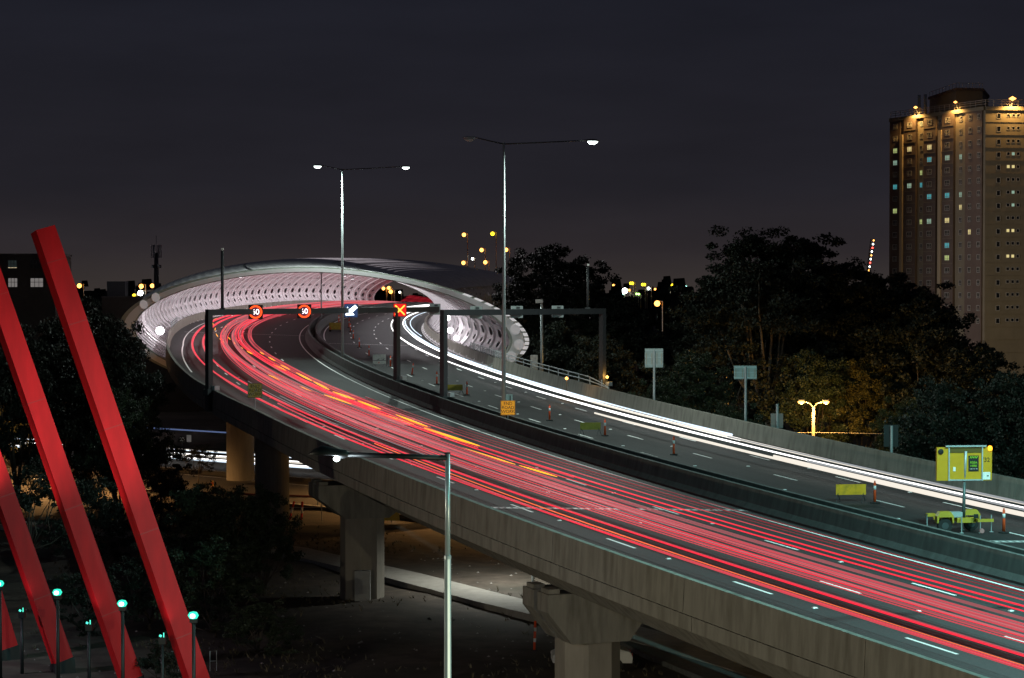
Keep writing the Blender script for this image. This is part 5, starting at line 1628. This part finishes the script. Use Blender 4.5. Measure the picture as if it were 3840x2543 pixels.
BUSH2 = make_proto(26, 7.0, 2.8, 0.6, 26, 760, 0.14, 0.12, leafm=LEAF_D)
SMALL = make_proto(27, 7.5, 2.4, 3.6, 14, 500, 0.14, 0.09, leafm=LEAF_D)

plant(GUM, 'gum_tree', xat(2890, 232), 232, 'tallest gum tree with forked pale trunk and black crown against the sky', 0.3)
plant(GUM2, 'gum_tree', xat(3010, 240), 240, 'gum tree just right of the tallest one, its round head against the sky', 1.9, 1.10)
plant(GUM2, 'gum_tree', xat(3290, 236), 236, 'black gum tree in front of the left foot of the apartment tower', 4.1, (1.0, 1.0, 0.93))
plant(DENSE, 'tree', xat(3480, 226), 226, 'dark bushy tree below the apartment tower', 0.7, 1.16)
plant(DENSE, 'tree', xat(3700, 215), 215, 'dark tree at the right edge below the tower, in front of its corner', 2.2, (1.0, 1.0, 0.84))
plant(DENSE2, 'tree', xat(3560, 150), 150, 'green-black tree right of the black sign back', 1.1, (0.85, 0.85, 0.92), LEAF_D)
plant(DENSE2, 'tree', xat(3790, 148), 148, 'dark green tree behind the sign trailer at the right edge', 3.0, (0.8, 0.8, 0.95), LEAF_D)
plant(DENSE2, 'tree', xat(3400, 178), 178, 'leafy tree lit amber from the twin street lamp', 4.4, (0.62, 0.62, 0.75), LEAF_LIT)
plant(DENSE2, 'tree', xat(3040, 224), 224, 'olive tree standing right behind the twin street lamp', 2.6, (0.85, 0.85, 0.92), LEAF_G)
plant(DENSE2, 'tree', xat(3230, 226), 226, 'olive tree to the right of the twin street lamp', 5.4, (0.9, 0.9, 0.86), LEAF_LIT)
plant(DENSE2, 'tree', xat(2600, 192), 192, 'pale green round tree behind the tall sign back', 0.2, (0.92, 0.92, 0.97))
plant(DENSE2, 'tree', xat(2470, 186), 186, 'pale green tree between the gantry foot and the tall sign back', 3.7, (0.72, 0.72, 0.82))
plant(DENSE2, 'tree', xat(2760, 182), 182, 'small green tree behind the wide sign back', 1.3, (0.62, 0.62, 0.70))
plant(GUM2, 'gum_tree', xat(2040, 310), 310, 'gum tree rising behind the right side of the tube', 2.8, 1.12)
plant(GUM2, 'gum_tree', xat(2150, 300), 300, 'second gum tree behind the right side of the tube, nearer the gantry', 0.9, 1.04)
plant(DENSE, 'tree', xat(2320, 292), 292, 'rounded black tree behind the right gantry column', 0.5, 1.14)
plant(DENSE, 'tree', xat(2110, 236), 236, 'dark tree under the gantry beam at the tube foot', 1.6, (0.85, 0.85, 0.98))
plant(DENSE, 'tree', xat(2260, 228), 228, 'dark tree just left of the right gantry column', 3.3, (0.8, 0.8, 0.9))
plant(DENSE, 'tree', xat(2760, 262), 262, 'black tree mass left of the tallest gum', 5.0, (1.1, 1.1, 1.05))
plant(DENSE, 'tree', xat(2560, 300), 300, 'low black tree under the row of city lights', 2.0, (1.2, 1.2, 0.86))
# left side
plant(DENSE, 'tree', xat(430, 188), 188, 'large dark tree overlapping the left end of the tube', 0.4, (0.80, 0.80, 1.02))
plant(DENSE, 'tree', xat(330, 204), 204, 'large dark tree right of the top of the right red beam', 2.0, (0.9, 0.9, 1.13), LEAF_D)
plant(DENSE, 'tree', xat(230, 196), 196, 'dark tree between the middle and right red beams', 3.9, (0.9, 0.9, 1.02))
plant(DENSE, 'tree', xat(60, 190), 190, 'dark tree at the left edge below the brick block', 1.0, (0.95, 0.95, 1.0))
plant(DENSE2, 'tree', xat(40, 235), 235, 'amber-lit tree at the left edge beside the lower road', 5.1, (0.6, 0.6, 0.62), LEAF_LIT)
plant(DENSE2, 'tree', xat(450, 176), 176, 'green-tinted tree right of the right red beam at mid height', 2.7, (0.62, 0.62, 0.8))
plant(DENSE, 'tree', xat(330, 268), 268, 'round dark tree against the sky right of the right red beam', 0.9, (0.8, 0.8, 1.13))
plant(SMALL, 'sapling', xat(110, 140), 140, 'small tree with a forked bare trunk before the amber road', 0.4, 1.25)
plant(SMALL, 'sapling', xat(600, 186), 186, 'thin sapling in front of the white trails on the lower road', 2.5, 1.1)
plant(SMALL, 'sapling', xat(745, 218), 218, 'leafy sapling beside the first pier', 1.5, (0.9, 0.9, 0.62))
plant(BUSHY, 'shrub', xat(330, 150), 150, 'dark shrub between the two right red beams by the amber road', 0.2, 0.95, None, 'shrub')
plant(BUSHY, 'shrub', xat(640, 168), 168, 'rounded dark shrub left of the second pier', 1.2, 0.85, None, 'shrub')
plant(BUSHY, 'shrub', xat(760, 140), 140, 'tall dark shrub in the middle of the lower left', 2.1, (0.95, 0.95, 1.0), LEAF_G, 'shrub')
plant(BUSHY, 'shrub', xat(880, 139), 139, 'dark shrub in front of the second pier', 3.4, (0.95, 0.95, 0.98), LEAF_G, 'shrub')
plant(BUSH2, 'shrub', xat(985, 142), 142, 'rightmost dark shrub beside the central pier foot', 4.2, (0.9, 0.9, 1.05), LEAF_G, 'shrub')
plant(BUSH2, 'shrub', xat(800, 124), 124, 'near dark shrub below the tall shrub group', 5.3, (1.0, 1.0, 0.85), LEAF_G, 'shrub')
plant(BUSH2, 'shrub', xat(560, 128), 128, 'dark shrub between the middle and right red beams near the ground', 0.6, (0.9, 0.9, 0.8), None, 'shrub')
plant(BUSH2, 'shrub', xat(330, 124), 124, 'low dark shrub behind the middle red beam foot', 1.9, (0.9, 0.9, 0.6), None, 'shrub')
plant(BUSH2, 'shrub', xat(640, 108), 108, 'low dark shrub beside the right red beam foot', 2.9, (0.6, 0.6, 0.42), None, 'shrub')
plant(BUSH2, 'shrub', xat(960, 118), 118, 'low spreading shrub in front of the shrub group', 2.4, (0.8, 0.8, 0.45), LEAF_G, 'shrub')
plant(GUM2, 'gum_tree', xat(3110, 246), 246, 'gum tree filling the skyline between the round-headed gum and the string-lit tower', 3.3, (1.0, 1.0, 0.98))
plant(GUM2, 'gum_tree', xat(2720, 250), 250, 'lower black gum on the left shoulder of the tallest gum', 0.6, (0.9, 0.9, 0.92))
plant(DENSE, 'tree', xat(3400, 246), 246, 'black tree hiding the lower left face of the tower', 2.4, (1.1, 1.1, 1.22))
plant(DENSE, 'tree', xat(3160, 262), 262, 'black tree in front of the string-lit tower', 1.2, (0.95, 0.95, 0.98))
plant(DENSE, 'tree', xat(3420, 236), 236, 'black tree above and right of the black sign back', 0.1, (0.95, 0.95, 0.95))
plant(DENSE, 'tree', xat(2850, 262), 262, 'black tree under the crown of the tallest gum', 3.1, (1.0, 1.0, 1.0))

# far tree line along the horizon
hr = random.Random(9)
ft = MB()
for Yd in (900, 1350):
    x = -0.30 * Yd
    while x < 0.30 * Yd:
        w = hr.uniform(8, 26)
        hh = hr.uniform(13, 22) + (4 if Yd > 1000 else 0)
        for _ in range(26):
            c = Vector((x + hr.gauss(0, w * 0.4), Yd + hr.uniform(-8, 8), abs(hr.gauss(hh * 0.55, hh * 0.25))))
            r = hr.uniform(1.5, 4.2)
            ft.add([c + Vector((-r, 0, -r)), c + Vector((r, hr.uniform(-2, 2), -r * 0.8)), c + Vector((r * 0.7, 1, r)), c + Vector((-r * 0.8, -1, r * 0.9)), c + Vector((0, 3, 0))], [(0, 1, 2, 3), (0, 1, 4), (2, 3, 4)])
        x += w * 0.7
o = ft.build('far_tree_line', LEAF_D)
o['kind'] = 'stuff'
o['label'] = 'dark far-off tree line along the horizon'

# weeds and stones on the dirt under the viaduct
wd = random.Random(3)
ws, st_ = MB(), MB()
for _ in range(5200):
    Y = wd.uniform(104, 186)
    x = wd.uniform(-0.24 * Y, 0.13 * Y)
    if sin(x * 0.31) + cos(Y * 0.23 + x * 0.11) + wd.gauss(0, 0.5) < 0.4:
        continue
    h = wd.uniform(0.10, 0.38)
    a = wd.uniform(0, pi)
    for k in range(3):
        b_ = a + k * 1.05
        lean = Vector((wd.gauss(0, 0.12), wd.gauss(0, 0.12), 0))
        p = Vector((x, Y, gz(x, Y) - 0.02))
        ws.add([p + Vector((cos(b_) * 0.05, sin(b_) * 0.05, 0)), p - Vector((cos(b_) * 0.05, sin(b_) * 0.05, 0)), p + lean + Vector((cos(b_) * 0.10, sin(b_) * 0.10, h))], [(0, 1, 2)])
o = ws.build('dry_weeds', mat('dry_weeds', (0.10, 0.085, 0.05), 0.9, island=0.6, var=0.2, scale=0.3))
o['kind'] = 'stuff'
o['label'] = 'tufts of dry weeds on the dark dirt under the viaduct'
for _ in range(900):
    Y = wd.uniform(104, 186)
    x = wd.uniform(-0.24 * Y, 0.13 * Y)
    r = wd.uniform(0.03, 0.13)
    p = Vector((x, Y, gz(x, Y)))
    st_.add([p + Vector((r, 0, 0)), p + Vector((0, r, 0.01)), p + Vector((-r, 0, 0)), p + Vector((0, -r, 0)), p + Vector((0.02, 0.01, r * 0.8))], [(0, 1, 4), (1, 2, 4), (2, 3, 4), (3, 0, 4)])
o = st_.build('gravel', mat('gravel_stone', (0.24, 0.22, 0.20), 0.9, island=0.5))
o['kind'] = 'stuff'
o['label'] = 'scattered stones and litter on the dirt under the viaduct'
# wheel tracks polished into the lanes
wt_ = MB()
for lane in (-12.6, -8.75, -5.2, -1.8, 4.8, 8.1, 11.3, 14.8):
    for du in (-0.8, 0.8):
        sl = frange(-60, 300, 4)
        wt_.add([pt(s, lane + du + e_, 0.0012) for s in sl for e_ in (-0.28, 0.28)], [(2 * i, 2 * i + 1, 2 * i + 3, 2 * i + 2) for i in range(len(sl) - 1)])
struct(wt_.build('wheel_tracks', mat('polished_asphalt', (0.0222, 0.0238, 0.0243), 0.75, var=0.4, scale=5, bump=0.25)))
# asphalt repairs, 3 mm above the road
rp_ = MB()
for s0_, s1_, u0_, u1_ in ((14, 22, -14.0, -12.2), (52, 71, -14.3, -12.9), (101, 118, 9.0, 12.4), (44, 63, 3.0, 5.2), (124, 140, -3.1, -0.6), (-2, 10, 3.2, 5.8)):
    sl = frange(s0_, s1_, 3)
    rp_.add([pt(s, u, 0.0026) for s in sl for u in (u0_, u1_)], [(2 * i, 2 * i + 1, 2 * i + 3, 2 * i + 2) for i in range(len(sl) - 1)])
struct(rp_.build('road_patches', mat('patched_asphalt', (0.019, 0.020, 0.021), 0.7, var=0.3, scale=12, bump=0.2)))
